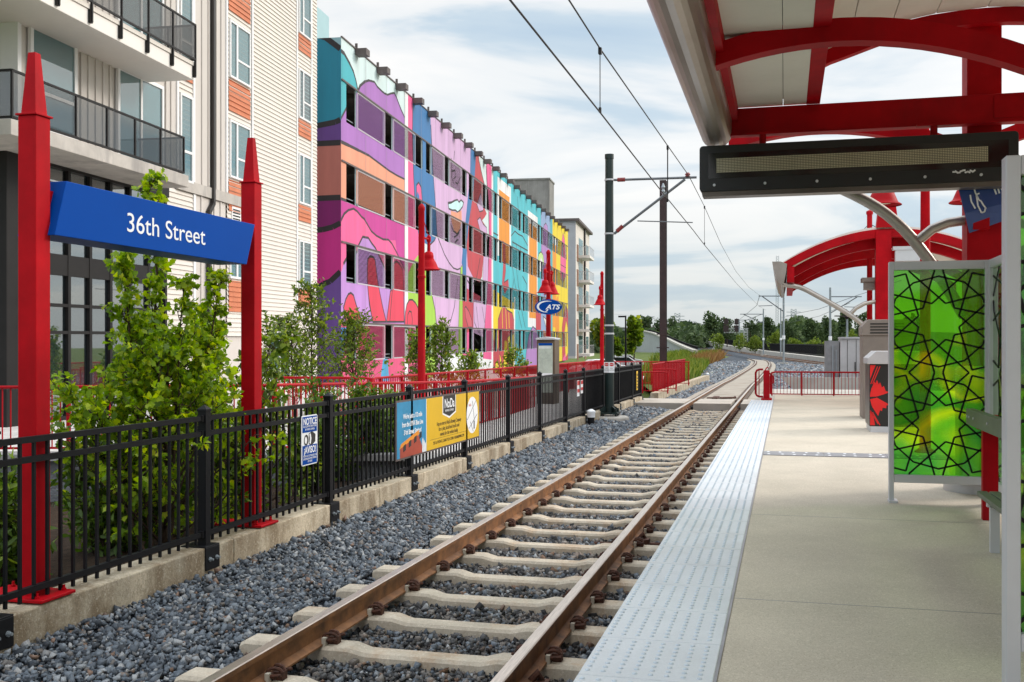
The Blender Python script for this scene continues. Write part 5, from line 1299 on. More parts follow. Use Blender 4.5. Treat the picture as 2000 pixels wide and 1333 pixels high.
q=MB(); q.tube([(x0-.3,y0+.05,-.1),(x0-.3,y0+.05,zt-.3)],.03,6); q.tube([(x0-.15,y0+.05,-.1),(x0-.15,y0+.05,zt-.5)],.02,6); q.build('conduit','galv',sd)
q=MB(); q.add([(x0-2.6,y0-1.6,.45),(x0+1.6,y0-1.6,.45),(x0+1.6,y0-1.4,.45),(x0-2.0,y0-1.4,.45),(x0-1.7,y0-1.6,-.4),(x0+1.6,y0-1.6,-.4),(x0+1.6,y0-1.4,-.4),(x0-1.7,y0-1.4,-.4)],[(0,1,2,3),(0,4,5,1),(3,2,6,7),(0,3,7,4),(1,5,6,2)])
tag(q.build('retaining_block','conclight',org=(x0,y0-1.5,-.4)),'pale slanted concrete wall in front of the signal cabinet','wall')
# ------------------------------------------------------------ platform end railing and swing gate
railing('red platform end railing in front of the signal cabinet',(-.42,32.0,1.04),(2.3,32.0,1.04),h=.66,rb=.05,post=.85,ends=(1,0),step=.095,ptop=.025,group='platform end railings')
t=thing('swing_gate','red hooped swing gate with thick latch post at the platform end','gate',tuple(onZ(1492,783,.34)))
gy=29.2; gx0=onY(1476,750,gy).x; gx1=onY(1489,750,gy).x; zt=onY(1480,722,gy).z; zb=onY(1480,775,gy).z
q=MB(); r=.09; q.tube([(gx1+.02,gy,zt),(gx0+r,gy,zt),(gx0+.03,gy,zt-.03),(gx0,gy,zt-r),(gx0,gy,zb+r),(gx0+.03,gy,zb+.03),(gx0+r,gy,zb),(gx1+.02,gy,zb)],.028,8); q.tube([((gx0+gx1)/2+.0,gy,zb),((gx0+gx1)/2,gy,zt)],.014,6); q.build('hoop','redrail',t,smooth=True)
px0=onY(1491,750,gy-.3).x; px1=onY(1503,750,gy-.3).x
q=MB(); q.box(px0,px1,gy-.35,gy+.05,.34,zt-.02); q.box(px0-.06,px1+.06,gy-.42,gy+.1,.34,.40); po=q.build('latch_post','redrail',t,bevel=.012)
q=MB(); q.tube([(px1,gy-.1,zt-.1),(px1+.10,gy,zt-.2),(px1+.10,gy,zt-.35),(px1,gy,zt-.42)],.022,8); q.tube([(px0+.05,gy-.2,zt-.03),(px0+.08,gy-.2,zt+.05),(px1-.03,gy-.2,zt+.05)],.02,6); q.build('latch_handle','redrail',po)
# ------------------------------------------------------------ far canopy
Y2=26.0; X2=2.43
c2=thing('platform_canopy','smaller red canopy with three curved arches farther down the platform','canopy',(X2,Y2,.34),'platform canopies')
q=MB(); q.box(2.09,2.44,Y2-.05,Y2+.30,.34,4.55); q.build('column','red',c2,bevel=.006)
q=MB(); q.add([(2.10,Y2-.05,4.62),(2.60,Y2-.05,4.62),(2.60,Y2+.30,4.62),(2.10,Y2+.30,4.62),(2.22,Y2+.04,5.75),(2.48,Y2+.04,5.75),(2.48,Y2+.22,5.75),(2.22,Y2+.22,5.75)],[(0,1,5,4),(1,2,6,5),(2,3,7,6),(3,0,4,7),(4,5,6,7)]); q.build('roof_obelisk','red',c2)
def far_arch(y,x0,z0,ap,h,w=.2):
    p=[(x0+(X2-x0)*t+0, z0+(ap-z0)*(1-(1-t)**2.0)) for t in [i/12 for i in range(13)]]
    p+= [(2*X2-a,b_) for a,b_ in p[::-1][1:]]
    archbeam('arch_beam',y,y+w,p,h,c2)
far_arch(Y2,-.10,3.80,4.60,.20,.25); far_arch(Y2+.42,.06,3.66,4.42,.24); far_arch(Y2+3.4,.10,3.60,4.42,.24); far_arch(Y2+6,.10,3.60,4.42,.24)
q=MB()
pp=[(-.05+(X2+.05)*t, 3.80+(.80)*(1-(1-t)**2)) for t in [i/12 for i in range(13)]]; pp+=[(2*X2-a,b_) for a,b_ in pp[::-1][1:]]
for a,b_ in zip(pp[:-1],pp[1:]): q.add([(a[0],Y2+.05,a[1]+.004),(b_[0],Y2+.05,b_[1]+.004),(b_[0],Y2+7,b_[1]+.004),(a[0],Y2+7,a[1]+.004),(a[0],Y2+.05,a[1]+.06),(b_[0],Y2+.05,b_[1]+.06),(b_[0],Y2+7,b_[1]+.06),(a[0],Y2+7,a[1]+.06)],[(0,1,2,3),(4,7,6,5),(0,4,5,1)])
q.build('roof_panels','soffit',c2)
q=MB(); q.prism([(-.30-.0,3.86),(-.27,3.70),(-.20,3.45),(-.10,3.30),(-.03,3.32),(.02,3.55),(.05,3.80),(-.10,3.86)],lambda a,b,d:(a,d,b),Y2-.12,Y2+7); q.build('gutter','silver',c2)
q=MB(); q.box(.05,.22,Y2-.05,Y2+7,3.36,3.74); q.build('edge_beam','red',c2)
q=MB(); q.tube(curve3([(-.05,Y2+.1,3.31),(.35,Y2+.1,3.24),(.8,Y2+.1,3.0),(1.3,Y2+.1,2.70),(1.72,Y2+.1,2.40),(2.10,Y2+.1,2.03)]),.062,10); q.tube(curve3([(1.52,Y2+.1,2.58),(1.65,Y2+.1,2.72),(1.85,Y2+.1,2.83),(2.10,Y2+.1,2.87)]),.05,10); q.build('curved_strut','tube',c2,smooth=True)
q=MB(); q.box(1.86,2.1,Y2+.3,Y2+.75,3.18,3.36); q.box(1.80,2.12,Y2+.25,Y2+.8,3.36,3.46); q.build('camera_box','beige',c2)
q=MB(); q.box(2.5,3.1,Y2-.3,Y2-.1,3.80,4.06); q.box(2.45,3.15,Y2-.32,Y2-.08,4.06,4.14); q.build('speaker_box','alum',c2)
t=thing('guyed_mast','thin red mast with guy wires behind the far canopy','mast',(2.1,29.5,.34))
mxx=onY(1698.5,500,29.5).x; zt=onY(1698,412,29.5).z
q=MB(); q.lathe((mxx,29.5,.34),[(.075,0),(.07,zt-.45),(.09,zt-.44),(.09,zt-.36),(.02,zt-.32)],10); q.build('pole','red',t,smooth=True)
q=MB(); q.tube([(mxx,29.5,zt-.35),(mxx-.55,29.2,4.55)],.010,5); q.tube([(mxx,29.5,zt-.35),(mxx+.6,29.2,4.7)],.010,5); q.build('guy_wires','wire',t)
# double bell lamp on the platform behind the windscreen
def lampX(label,x,y,zb,hz):
    t=thing('bell_lamp',label,'lamp',(x,y,zb),'red bell lamps on the platform')
    q=MB(); q.lathe((x,y,zb),[(.14,0),(.14,.02),(.075,.06),(.068,2.4),(.055,4.6),(.062,4.62),(.0,4.72)],14); q.build('pole','red',t,smooth=True)
    for s_ in (-1,1):
        q=MB(); q.tube([(x,y,hz+.62),(x+s_*.55,y,hz+.62)],.024,8); q.build('arm','red',t); bell(t,x+s_*.55,y,hz)
p=onY(1807,400,15.2); zb=onY(1728,402,15.2).z
lampX('red two shade bell lamp on the platform under the message sign',p.x,15.2,.34,zb)
# ------------------------------------------------------------ green catenary pole and its cantilever
GY=27.2
b=onY(1190,600,GY); gx=b.x
t=thing('catenary_pole','tall dark green round catenary pole on a concrete footing by the fence','pole',(gx,GY,-.1),'catenary poles')
zt=onY(1190,302,GY).z
q=MB(); q.lathe((gx,GY,-.0),[(.125,0.05),(.118,3),(.108,zt-.12),(.120,zt-.12),(.120,zt),(.02,zt+.01)],24); po=q.build('shaft','green',t,smooth=True)
for zz in (onY(1190,352,GY).z,onY(1190,457,GY).z,onY(1190,636,GY).z,onY(1190,652,GY).z):
    q=MB(); q.lathe((gx,GY,zz),[(.130,-.022),(.130,.022)],20); q.build('clamp_band','alum',po)
q=MB(); q.box(gx-.26,gx+.26,GY-.26,GY+.26,.02,.06)
for dx in (-.2,.2):
    for dy in (-.2,.2): q.lathe((gx+dx,GY+dy,-.06),[(.03,0),(.03,.22)],8)
for k in range(4): an=k*PI/2+PI/4; q.bar((gx+.10*math.cos(an),GY+.10*math.sin(an),.15),(gx+.24*math.cos(an),GY+.24*math.sin(an),.07),.02,.18)
q.build('base_plate','green',po)
f0=onZ(1226,822,-.2); 
q=MB(); q.lathe((gx,GY,-.5),[(.52,0),(.52,.42),(.48,.46)],28); q.build('footing','conc',t,bevel=.02)
za,zb_=onY(1200,352,GY).z,onY(1353,347,GY).z; xe=onY(1353,347,GY).x
q=MB(); q.tube([(gx+.13,GY,za),(xe+.1,GY,zb_)],.033,8)
zc=onY(1200,457,GY).z; xd=onY(1338,352,GY).x
q.tube([(gx+.13,GY,zc),(xd,GY,zb_-.04)],.036,8)
xr0=onY(1245,432,GY); xr1=onY(1353,435,GY); q.tube([tuple(xr0),tuple(xr1)],.016,6)
ar=q.build('cantilever_arm','armgrey',t,smooth=True)
q=MB()
for p0,p1 in (((gx+.22,GY,za),(gx+.42,GY,za)),((gx+.20,GY,zc+.06),(gx+.36,GY,zc+.20))): 
    q.tube([p0,p1],.055,10); 
q.lathe((onY(1343,345,GY).x,GY,zb_+.03),[(.07,0),(.05,.03),(.075,.05),(.04,.1)],12)
q.build('insulator','insred',ar)
# warning plates strapped to the pole
for i,(px,an) in enumerate(((1183,-1.95),(1198,-.95))):
    c=Vector((gx,GY,onY(1190,718,GY).z)); d=Vector((math.cos(an),math.sin(an),0)); e=Vector((-d.y,d.x,0)); o=c+d*.128
    w=tag(MB(lambda a,b_,dd:tuple(o+e*a+Vector((0,0,b_))+d*dd)).box(-.085,.085,-.14,.14,0,.006).build('warning_plate','white',org=tuple(o)),('left' if i==0 else 'right')+' white danger plate strapped to the green pole','placard','danger plates on the pole')
    q=MB(lambda a,b_,dd:tuple(o+e*a+Vector((0,0,b_))+d*dd)); q.prism([(.07*math.cos(k*PI/10),.078+.045*math.sin(k*PI/10)) for k in range(20)],lambda a,b_,dd:(a,b_,dd),.0065,.009); q.build('red_oval','safered',w)
    words('DANGER',.036,tuple(o+d*.0095+Vector((0,0,.078))),e,(0,0,1),'white',w,thick=.001)
    for k,tt in enumerate(('HIGH','VOLTAGE')): words(tt,.040,tuple(o+d*.0068+Vector((0,0,-.02-.05*k))),e,(0,0,1),'darktxt',w,thick=.001,sx=.9)
# brown pole farther along
D=50.; b0=onD(1295.5,705,D); zt=onD(1295,353,D).z
t=thing('catenary_pole','dark brown steel H section pole beyond the crossing','pole',(b0.x,b0.y,-.3),'catenary poles')
q=MB(); x,y=b0.x,b0.y; q.box(x-.16,x+.16,y-.16,y-.135,-.3,zt); q.box(x-.16,x+.16,y+.135,y+.16,-.3,zt); q.box(x-.012,x+.012,y-.135,y+.135,-.3,zt); po=q.build('shaft','brown',t)
for zz in (1.75,2.4): q=MB(); q.bar((x-.3,y-.18,zz),(x+.3,y-.18,zz),.05,.05); q.build('step_bolt','brown',po)
q=MB(); q.lathe((x+.02,y-.25,onD(1295,372,D).z),[(.05,-.25),(.10,-.1),(.06,0),(.10,.1),(.03,.3)],10); q.build('insulator','galv',po)
# silver poles down the curve, some with arms
def spole(px,ytop,ybase,arm=0,lab='',d=None,h=9.0):
    d=d or h*FPX/(ybase-ytop); b=onD(px,ybase,d); zt=onD(px,ytop,d).z
    t=thing('catenary_pole',lab,'pole',tuple(b),'catenary poles')
    r0=max(.11,.0011*d*.55)
    q=MB(); q.lathe((b.x,b.y,b.z),[(r0*1.15,-1.0),(r0,zt-b.z)],12); po=q.build('shaft','galv',t,smooth=True)
    q=MB(); q.lathe((b.x,b.y,b.z-.8),[(.55,0),(.55,1.05)],14); q.build('footing','conclight',t)
    q=MB(); zz=b.z+(zt-b.z)*.33; q.lathe((b.x,b.y,zz),[(r0*1.6,0),(r0*1.6,.45)],12); q.build('number_plate','white',po)
    if arm:
        s=1 if arm>0 else -1
        q=MB(); za=zt-.9*1.1; e=Vector((CS,SN,0))*s*abs(arm)
        B=Vector((b.x,b.y,0))
        q.tube([B+Vector((0,0,za)),B+e+Vector((0,0,za))],.04+.0002*d,6); q.tube([B+Vector((0,0,za-1.8)),B+e*.85+Vector((0,0,za-.05))],.04+.0002*d,6); q.tube([B+e*.45+Vector((0,0,za-1.1)),B+e*1.0+Vector((0,0,za-1.15))],.02+.0002*d,6)
        q.build('cantilever_arm','armgrey',t)
    return t
spole(1530.5,562,713,-2.9,'galvanised pole with arm reaching left over the curve',d=120)
spole(1621.5,562,716,3.4,'galvanised pole with arm reaching right, beside the cabinet',d=112)
spole(1525,602,696,0,'galvanised pole partly behind the nearer silver pole',d=190)
spole(1491,604,695,-4.5,'galvanised pole before the tree belt with arm to the left',d=200)
spole(1444,625,689,0,'galvanised pole beside the signal gantry')
spole(1394,631,682,0,'small galvanised pole on the rising embankment',d=340)
spole(1347,625,661,3,'smaller galvanised pole higher on the embankment',d=480)
spole(1265.5,616,643,4,'smallest galvanised pole on top of the bridge approach',d=620)
# wires
def wire(name,lab,pts,r,cat='wire'):
    q=MB(); q.tube(pts,r,6); tag(q.build(name,'wire',org=pts[0]),lab,cat,'overhead wires')
XW=-2.25
cz=4.73; mz0,mz1=5.62,6.20
def lerp(a,b_,t): return a+(b_-a)*t
zcw=onY(1289.5,374,GY)
c0=onX(996,0,XW); c1=Vector((onY(1345,436,GY).x,GY,onY(1345,436,GY).z))
cp=onD(1484,590,118); cp2=onD(1412,646,190)
wp=[onX(930,-84,XW-.0),c0,onX(1172,220,XW),onX(1289.5,371,XW),onX(1353,449,XW),onX(1376,479,XW)]
wire('contact_wire','lower contact wire running above the near track',[tuple(p) for p in wp]+[tuple(onD(1440,556,70)),tuple(onD(1482,598,115)),tuple(onD(1496,606,150))],.0105)
mp=[onX(1080,-45,XW),onX(1111,0,XW),onX(1173,97,XW),onX(1242,196,XW),onX(1304,285,XW),onX(1345,343,XW)]
wire('messenger_wire','upper messenger wire running above the near track',[tuple(p) for p in mp]+[tuple(onD(1375,402,38)),tuple(onD(1408,477,52)),tuple(onD(1437,530,72)),tuple(onD(1462,561,92)),tuple(onD(1483,577,118))],.0105)
for a,b_ in ((1172,(97,220)),(1304,(287,395)),(1376,(404,478))):
    p0=onX(a,b_[0],XW); p1=Vector((XW,p0.y,onX(a,b_[1],XW).z)); q=MB(); 
    q.tube([tuple(p0),tuple(p1)],.006 if a!=1304 else .012,5); q.box(p0.x-.02,p0.x+.02,p0.y-.03,p0.y+.03,p0.z-.06,p0.z+.02); q.box(p1.x-.015,p1.x+.015,p1.y-.02,p1.y+.02,p1.z-.0,p1.z+.06)
    tag(q.build('dropper',('wire'),org=tuple(p0)),{1172:'thin dropper between the two wires highest in the sky',1304:'thick dropper joining the wires in front of the green pole arm',1376:'dropper between the wires past the cantilever'}[a],'wire dropper','overhead wires')
def far_wire(lab,P,r):
    wire('feeder_wire',lab,[tuple(onD(*p)) for p in P],r)
far_wire('wire dropping from the bracket to the far curve',[(1484,577,118),(1478,597,150),(1460,612,190),(1440,628,230)],.03)
far_wire('wire running on toward the bridge over the trees',[(1491,613,200),(1444,631,284),(1394,637,356),(1347,630,500),(1265,620,660),(1180,612,800)],.045)
far_wire('lower wire running on toward the bridge over the trees',[(1491,628,200),(1444,640,284),(1394,645,356),(1347,637,500),(1265,627,660)],.04)
far_wire('wire from the right hand silver pole toward the platform',[(1678,576,112),(1697,570,90),(1760,548,60)],.02)
far_wire('wire slung from the right pole back to the curve',[(1678,576,112),(1600,604,130),(1560,612,150),(1525,622,190)],.025)
far_wire('lower wire slung from the right pole back to the curve',[(1660,592,112),(1600,618,135),(1560,627,160),(1525,634,190)],.022)
# ------------------------------------------------------------ retaining wall of the bridge approach
wl=[onD(1218,655,330),onD(1290,672,180),onD(1330,682,150),onD(1356,688,128)]
q=MB()
top=[(1178,641,560),(1225,641,420),(1254,647,350),(1276,652,290),(1291,659,258),(1303,663,232),(1321,672,200),(1343,682,165),(1358,688,140)]
bot=[(1178,700,560),(1225,700,420),(1262,690,330),(1290,690,262),(1316,692,212),(1340,694,170),(1358,692,140)]
T=catmull([onD(*p) for p in top],4); n=len(T)
vs=[]
for i,p in enumerate(T):
    d=(T[min(i+1,n-1)]-T[max(i-1,0)]); d=Vector((d.x,d.y,0)).normalized(); nr=Vector((d.y,-d.x,0))
    for a,z in ((-.0,-.6),(-.0,p.z),(.5,p.z),(.5,-.6)): vs.append(tuple(Vector((p.x,p.y,z))-nr*a))
rw=MB(); rw.add(vs,[(i*4+k,i*4+(k+1)%4,(i+1)*4+(k+1)%4,(i+1)*4+k) for i in range(n-1) for k in range(4)]+[(0,1,2,3),tuple((n-1)*4+k for k in (3,2,1,0))])
rwo=tag(rw.build('retaining_wall','wallribbed',org=tuple(T[n//2])),'curved pale concrete retaining wall of the bridge approach','wall')
q=MB()
for a,b_ in zip(T[:-1],T[1:]): q.bar(a+Vector((0,0,.12)),b_+Vector((0,0,.12)),.7,.35)
q.build('coping','conclight',rwo)
q=MB()
for i in range(0,n-1):
    p=T[i]
    q.box(p.x-.06,p.x+.06,p.y-.06,p.y+.06,-.6,p.z-.02) if False else None
F_=[p for p in T if p.length<335]
q=MB()
for i in range(1,n-1,1):
    p=T[i]; q.box(p.x-.02,p.x+.05,p.y-.06,p.y-.0,-.6,p.z-.1)
q.build('panel_rib',mk('wall_rib_grey',(.30,.31,.31),.9,0,.05),rwo)['kind']='stuff'
q=MB()
for a,b_ in zip(F_[:-1],F_[1:]):
    for h in (.35,.75): q.bar(a+Vector((.3,.4,h)),b_+Vector((.3,.4,h)),.05,.06)
    L=(b_-a).length; m_=max(1,int(L/.6))
    for k in range(m_): p=a.lerp(b_,k/m_)+Vector((.3,.4,0)); q.box(p.x-.025,p.x+.025,p.y-.025,p.y+.025,p.z+.2,p.z+.78)
tag(q.build('bridge_fence','black',org=tuple(T[n//2])),'dark picket fence along the top of the curved retaining wall','fence')
# pale parapet and black fence along the far side of the second track
SP=[onD(1700,716,104),onD(1600,702,140),onD(1530,693,190),onD(1480,686,250),onD(1420,676,330),onD(1370,664,430),onD(1320,645,600),onD(1275,636,740)]
SPc=catmull(SP,5)
q=MB(); sweep(q,SPc,[(-.5,-1.),(.5,-1.),(.5,.35),(-.5,.35)]); tag(q.build('parapet_wall','conclight',org=tuple(SPc[0])),'low pale parapet along the far side of the second track','wall')
q=MB()
for i,(a,b_) in enumerate(zip(SPc[:-1],SPc[1:])):
    for h in (.5,1.9): q.bar(a+Vector((.8,.5,h)),b_+Vector((.8,.5,h)),.05,.08)
    L=(b_-a).length; w=.03+.00012*a.length; m_=max(1,int(L/(.30+.0006*a.length)))
    for k in range(m_): p=a.lerp(b_,k/m_)+Vector((.8,.5,0)); q.box(p.x-w/2,p.x+w/2,p.y-w/2,p.y+w/2,p.z+.3,p.z+2.0)
tag(q.build('picket_fence','black',org=tuple(SPc[0])),'long dark picket fence behind the second track before the trees','fence')
# ------------------------------------------------------------ signal gantry, lattice towers, street lamp
D=290.; t=thing('signal_gantry','pale lattice railway signal bracket with two dark signal heads','signal',tuple(onD(1460,690,D)))
def lat(P0,P1,w,n,m_='signal',name='lattice'):
    P0,P1=Vector(P0),Vector(P1); q=MB(); d=(P1-P0).normalized(); e=Vector((CS,SN,0)) if abs(d.z)>.7 else Vector((0,0,1)); th=w*.10
    A=[P0-e*w/2,P1-e*w/2];B=[P0+e*w/2,P1+e*w/2]
    q.bar(A[0],A[1],th,th);q.bar(B[0],B[1],th,th)
    for i in range(n):
        a=A[0].lerp(A[1],i/n);b_=B[0].lerp(B[1],(i+1)/n);q.bar(a,b_,th*.8,th*.8); a2=A[0].lerp(A[1],(i+1)/n);b2=B[0].lerp(B[1],i/n); q.bar(a2,b2,th*.8,th*.8)
    return q.build(name,m_,t)
lat(onD(1456.5,686,D),onD(1456.5,641,D),1.15,8,name='mast'); lat(onD(1414,646,D),onD(1460,646,D),1.2,8,name='bridge')
for px in (1418,1439):
    q=MB(); p=onD(px,640,D); q.box(p.x-.75,p.x+.75,p.y-.2,p.y+.2,p.z-1.2,p.z+.6); q.box(p.x-.6,p.x+.6,p.y-.2,p.y+.2,p.z+.8,p.z+2.4); q.box(p.x-.1,p.x+.1,p.y-.1,p.y+.1,p.z-1.8,p.z+2.6); q.build('signal_head','brown',t)
for lab,px,yt,yb,w,D in (('far lattice power pylon left of the signal gantry',1323,612,660,3.4,900),('far lattice power pylon behind the silver pole',1550,604,650,3.8,1000)):
    t=thing('power_pylon',lab,'pylon',tuple(onD(px,yb,D)),'power pylons'); lat(onD(px,yb,D),onD(px,yt,D),w*1.3,9,'galv','lattice')
    for yy in (yt+6,yt+13,yt+20): q=MB(); q.bar(onD(px-14,yy,D),onD(px+14,yy,D),.5,.5); q.build('cross_arm','galv',t)
t=thing('radio_mast','very thin tall lattice radio mast above the trees','mast',tuple(onD(1518,655,900))); lat(onD(1517.5,655,900),onD(1518.5,500,900),2.2,34,'galv','lattice')
D=95; b=onD(1222,700,D); t=thing('street_lamp','black street lamp with flat square head near the parking lot','lamp',tuple(b))
q=MB(); zt=onD(1222,617,D).z; q.lathe(tuple(b),[(.10,-1),(.07,zt-b.z)],8); q.build('pole','black',t)
q=MB(); p=onD(1215,619,D); q.box(p.x-.32,p.x+.32,p.y-.25,p.y+.25,p.z-.06,p.z+.08); q.build('lamp_head','black',t)
D=105; b=onD(1654.5,700,D); t=thing('street_lamp','grey lamp post with wide flat head beyond the signal cabinet','lamp',tuple(b))
q=MB(); zt=onD(1654,622,D).z; q.lathe(tuple(b),[(.12,-1),(.10,zt-b.z)],8); q.build('pole','galv',t)
q=MB(); p=onD(1654,618,D); e=Vector((CS,SN,0))
for s in (-1,1): q.bar(p+e*s*.15,p+e*s*1.2+Vector((0,0,.02)),.5,.10)
q.lathe((p.x,p.y,p.z-.3),[(.12,0),(.3,.25),(.2,.35)],8); q.build('lamp_head','brown',t)
# ------------------------------------------------------------ parked cars
def car(lab,px,py,d,yaw,mat_='carwhite',s=1.):
    b=onD(px,py,d); b.z=-.6
    t=thing('parked_car',lab,'car',tuple(b),'cars in the parking lot'); c,sn=math.cos(yaw),math.sin(yaw)
    f=lambda x,y,z:(b.x+(x*c-y*sn)*s,b.y+(x*sn+y*c)*s,b.z+z*s)
    pr=[(-2.2,.35),(-2.25,.75),(-2.0,.95),(-1.45,1.02),(-.75,1.45),(.75,1.48),(1.35,1.05),(2.1,.92),(2.25,.7),(2.2,.35)]
    q=MB(f); q.prism(pr,lambda a,z,y:(a,y,z),-.86,.86); q.build('body',mat_,t,bevel=.06)
    q=MB(f); q.prism([(-1.30,1.06),(-.70,1.40),(.70,1.42),(1.18,1.07)],lambda a,z,y:(a,y,z),-.875,.875); q.add([(-1.47,-.7,1.03),(-1.47,.7,1.03),(-.78,.62,1.42),(-.78,-.62,1.42)],[(0,1,2,3)]); q.build('windows','carglass',t)
    for x in (-1.35,1.4):
        for y in (-.80,.80): q=MB(f); q.tube([(x,y-.1,.32),(x,y+.1,.32)],.32,14); q.build('wheel','tyre',t)
car('white saloon car half hidden behind the red lamp',1173,694,78,.45); car('white car parked under the trees right of the green pole',1212,692,98,.2); car('silver car parked behind the first white car',1216,687,118,.3,'cabgrey')
q=MB(); q.add([(x,y,-.60) for x,y in ((-26,60),(-9,60),(-13,135),(-40,135))],[(0,1,2,3)]); struct(q.build('parking_lot','asphalt'))
# grass strip between the fence and the tracks, with tall weeds
gm=[xy(onZ(1256,728,-.4)),xy(onZ(1310,736,-.35)),xy(onZ(1390,709,-.35)),xy(onZ(1414,699,-.35)),xy(onZ(1360,690,-.35)),xy(onZ(1225,695,-.35))]
GA=[(-5.2,44,-.32),(-4.7,60,-.32)]+[tuple(onZ(1395,707,-.32))]+[tuple(onD(1425,697,175))]+[tuple(onD(1362,691,142))]+[tuple(onD(1318,690,205))]+[tuple(onD(1225,688,330))]+[(-12,90,-.5),(-8,60,-.4)]
q=MB(); q.add(GA,[tuple(range(len(GA)))]); struct(q.build('grass_bank','grass'))
q=MB(); e=[onZ(1255,778,-.2),onZ(1310,737,-.2),onZ(1380,728,-.2)]
q.bar((-4.75,39.0,-.12),(-4.7,62,-.12),.3,.35); q.bar((-4.7,62,-.12),tuple(onZ(1381,739,-.12)),.3,.35)
tag(q.build('concrete_kerb','kerb',org=(-4.7,50,-.3)),'pale broken kerb edging the grass beyond the crossing','kerb')
# ------------------------------------------------------------ foliage
OAK=np.array([(0,-.02),(.06,.10),(.22,.16),(.17,.30),(.36,.40),(.25,.54),(.36,.70),(.17,.80),(0,1.0),(-.17,.80),(-.36,.70),(-.25,.54),(-.36,.40),(-.17,.30),(-.22,.16),(-.06,.10)])
WIL=np.array([(0,0),(.10,.25),(.13,.5),(.08,.78),(0,1),(-.08,.78),(-.13,.5),(-.10,.25)])
BRD=np.array([(0,0),(.24,.22),(.32,.5),(.18,.8),(0,1),(-.18,.8),(-.32,.5),(-.24,.22)])
def leaves(name,pos,dirs,size,shape,mat_,parent,rg,curl=.18,up=.5):
    N=len(pos); pos=np.asarray(pos); d=np.asarray(dirs)+rg.normal(0,.35,(N,3)); d/=np.linalg.norm(d,axis=1)[:,None]
    n=rg.normal(0,.55,(N,3)); n[:,2]+=up; n-=d*np.sum(n*d,1)[:,None]; n/=np.linalg.norm(n,axis=1)[:,None]+1e-6
    s=np.cross(n,d); sz=size*rg.uniform(.65,1.25,N)
    x=shape[:,0];y=shape[:,1]; z=-curl*y*y+np.abs(x)*.35
    V=pos[:,None]+sz[:,None,None]*(s[:,None]*x[None,:,None]+d[:,None]*y[None,:,None]+n[:,None]*z[None,:,None])
    k=len(shape); F=np.arange(N*k).reshape(N,k)
    return arrays(name,V.reshape(-1,3),F,mat_,parent)
def grow(rg,base,height,spread,nlimb,twigs,per,lean=(0,0),low=.12,up=.75,shape=lambda h:1-h*.8,leafn=1,tl=.30,r0=.03,stems=1):
    """returns wood tubes and leaf positions/directions for an upright young tree"""
    wood=[];LP_=[];LD=[]
    B=np.array(base,dtype=float)
    for s in range(stems):
        a0=rg.uniform(0,2*PI); off_=np.array([math.cos(a0),math.sin(a0),0])*(0 if stems==1 else .06)
        tip=B+off_+np.array([lean[0]+rg.normal(0,.05),lean[1]+rg.normal(0,.05),height*(1 if s==0 else rg.uniform(.7,.95))])
        if stems>1: tip[:2]+=np.array([math.cos(a0),math.sin(a0)])*spread*rg.uniform(.1,.45)
        K=9; tr=[B+off_+(tip-B-off_)*k/(K-1)+np.append(rg.normal(0,.018*height/3,2),0)*(0<k<K-1) for k in range(K)]
        wood.append(([tuple(p) for p in tr],[r0*(1-.9*k/(K-1))+.003 for k in range(K)]))
        trf=lambda h:np.array([np.interp(h,np.linspace(0,1,K),[p[i] for p in tr]) for i in range(3)])
        for i in range(nlimb//stems):
            h=low+(1-low)*((i+rg.uniform(0,1))/(nlimb//stems))**1.05; h=min(h,.97); p0=trf(h)
            a=i*2.4+rg.uniform(-.5,.5); L=spread*shape(h)*rg.uniform(.75,1.15); v=np.array([math.cos(a),math.sin(a),up*rg.uniform(.7,1.3)]); v/=np.linalg.norm(v)
            pts=[p0]; q_=p0.copy(); vv=v.copy()
            for k in range(5): vv=vv+np.array([0,0,.10])+rg.normal(0,.10,3); vv/=np.linalg.norm(vv); q_=q_+vv*L/5; pts.append(q_.copy())
            rr=r0*.45*(1-h*.6); wood.append(([tuple(p) for p in pts],[rr*(1-.85*k/5)+.0018 for k in range(6)]))
            for j in range(twigs):
                f=rg.uniform(.25,1.0); bi=min(4,int(f*5)); pp=pts[bi]+(pts[bi+1]-pts[bi])*(f*5-bi)
                tv=vv*.6+rg.normal(0,.6,3)+np.array([0,0,.25]); tv/=np.linalg.norm(tv); TL=tl*rg.uniform(.5,1.2)*(0.5+.5*shape(h))
                te=pp+tv*TL; wood.append(([tuple(pp),tuple((pp+te)/2+rg.normal(0,.01,3)),tuple(te)],[.004,.003,.0015]))
                for l in range(per):
                    g=rg.uniform(.3,1.02) if rg.rand()<.6 else 1.0
                    LP_.append(pp+tv*TL*g+rg.normal(0,.012,3)); ld=tv*.45+rg.normal(0,.8,3); LD.append(ld/np.linalg.norm(ld))
        for l in range(per*3): LP_.append(tip-np.array([0,0,1])*rg.uniform(0,.25)); ld=rg.normal(0,.7,3)+np.array([0,0,.6]); LD.append(ld/np.linalg.norm(ld))
    return wood,np.array(LP_),np.array(LD)
def tree(name,label,cat,base,group=None,size=.11,shp=OAK,mat_='leafoak',seed=1,trunk='bark',**k):
    rg=np.random.RandomState(seed); t=thing(name,label,cat,tuple(base),group)
    w,p,d=grow(rg,base,**k); q=MB()
    for pts,rr in w: q.tube(pts,rr,5,cap=False)
    q.build('trunk',trunk,t,smooth=True); leaves('crown',p,d,size,shp,mat_,t,rg); return t
p=onD(315,1098,9.35)
rg=np.random.RandomState(4); oak=thing('oak_sapling','bushy young oak with lobed bright leaves rising behind the sign panel','tree',(p.x,p.y,-.15))
WD,LPS,LDS=[],[],[]
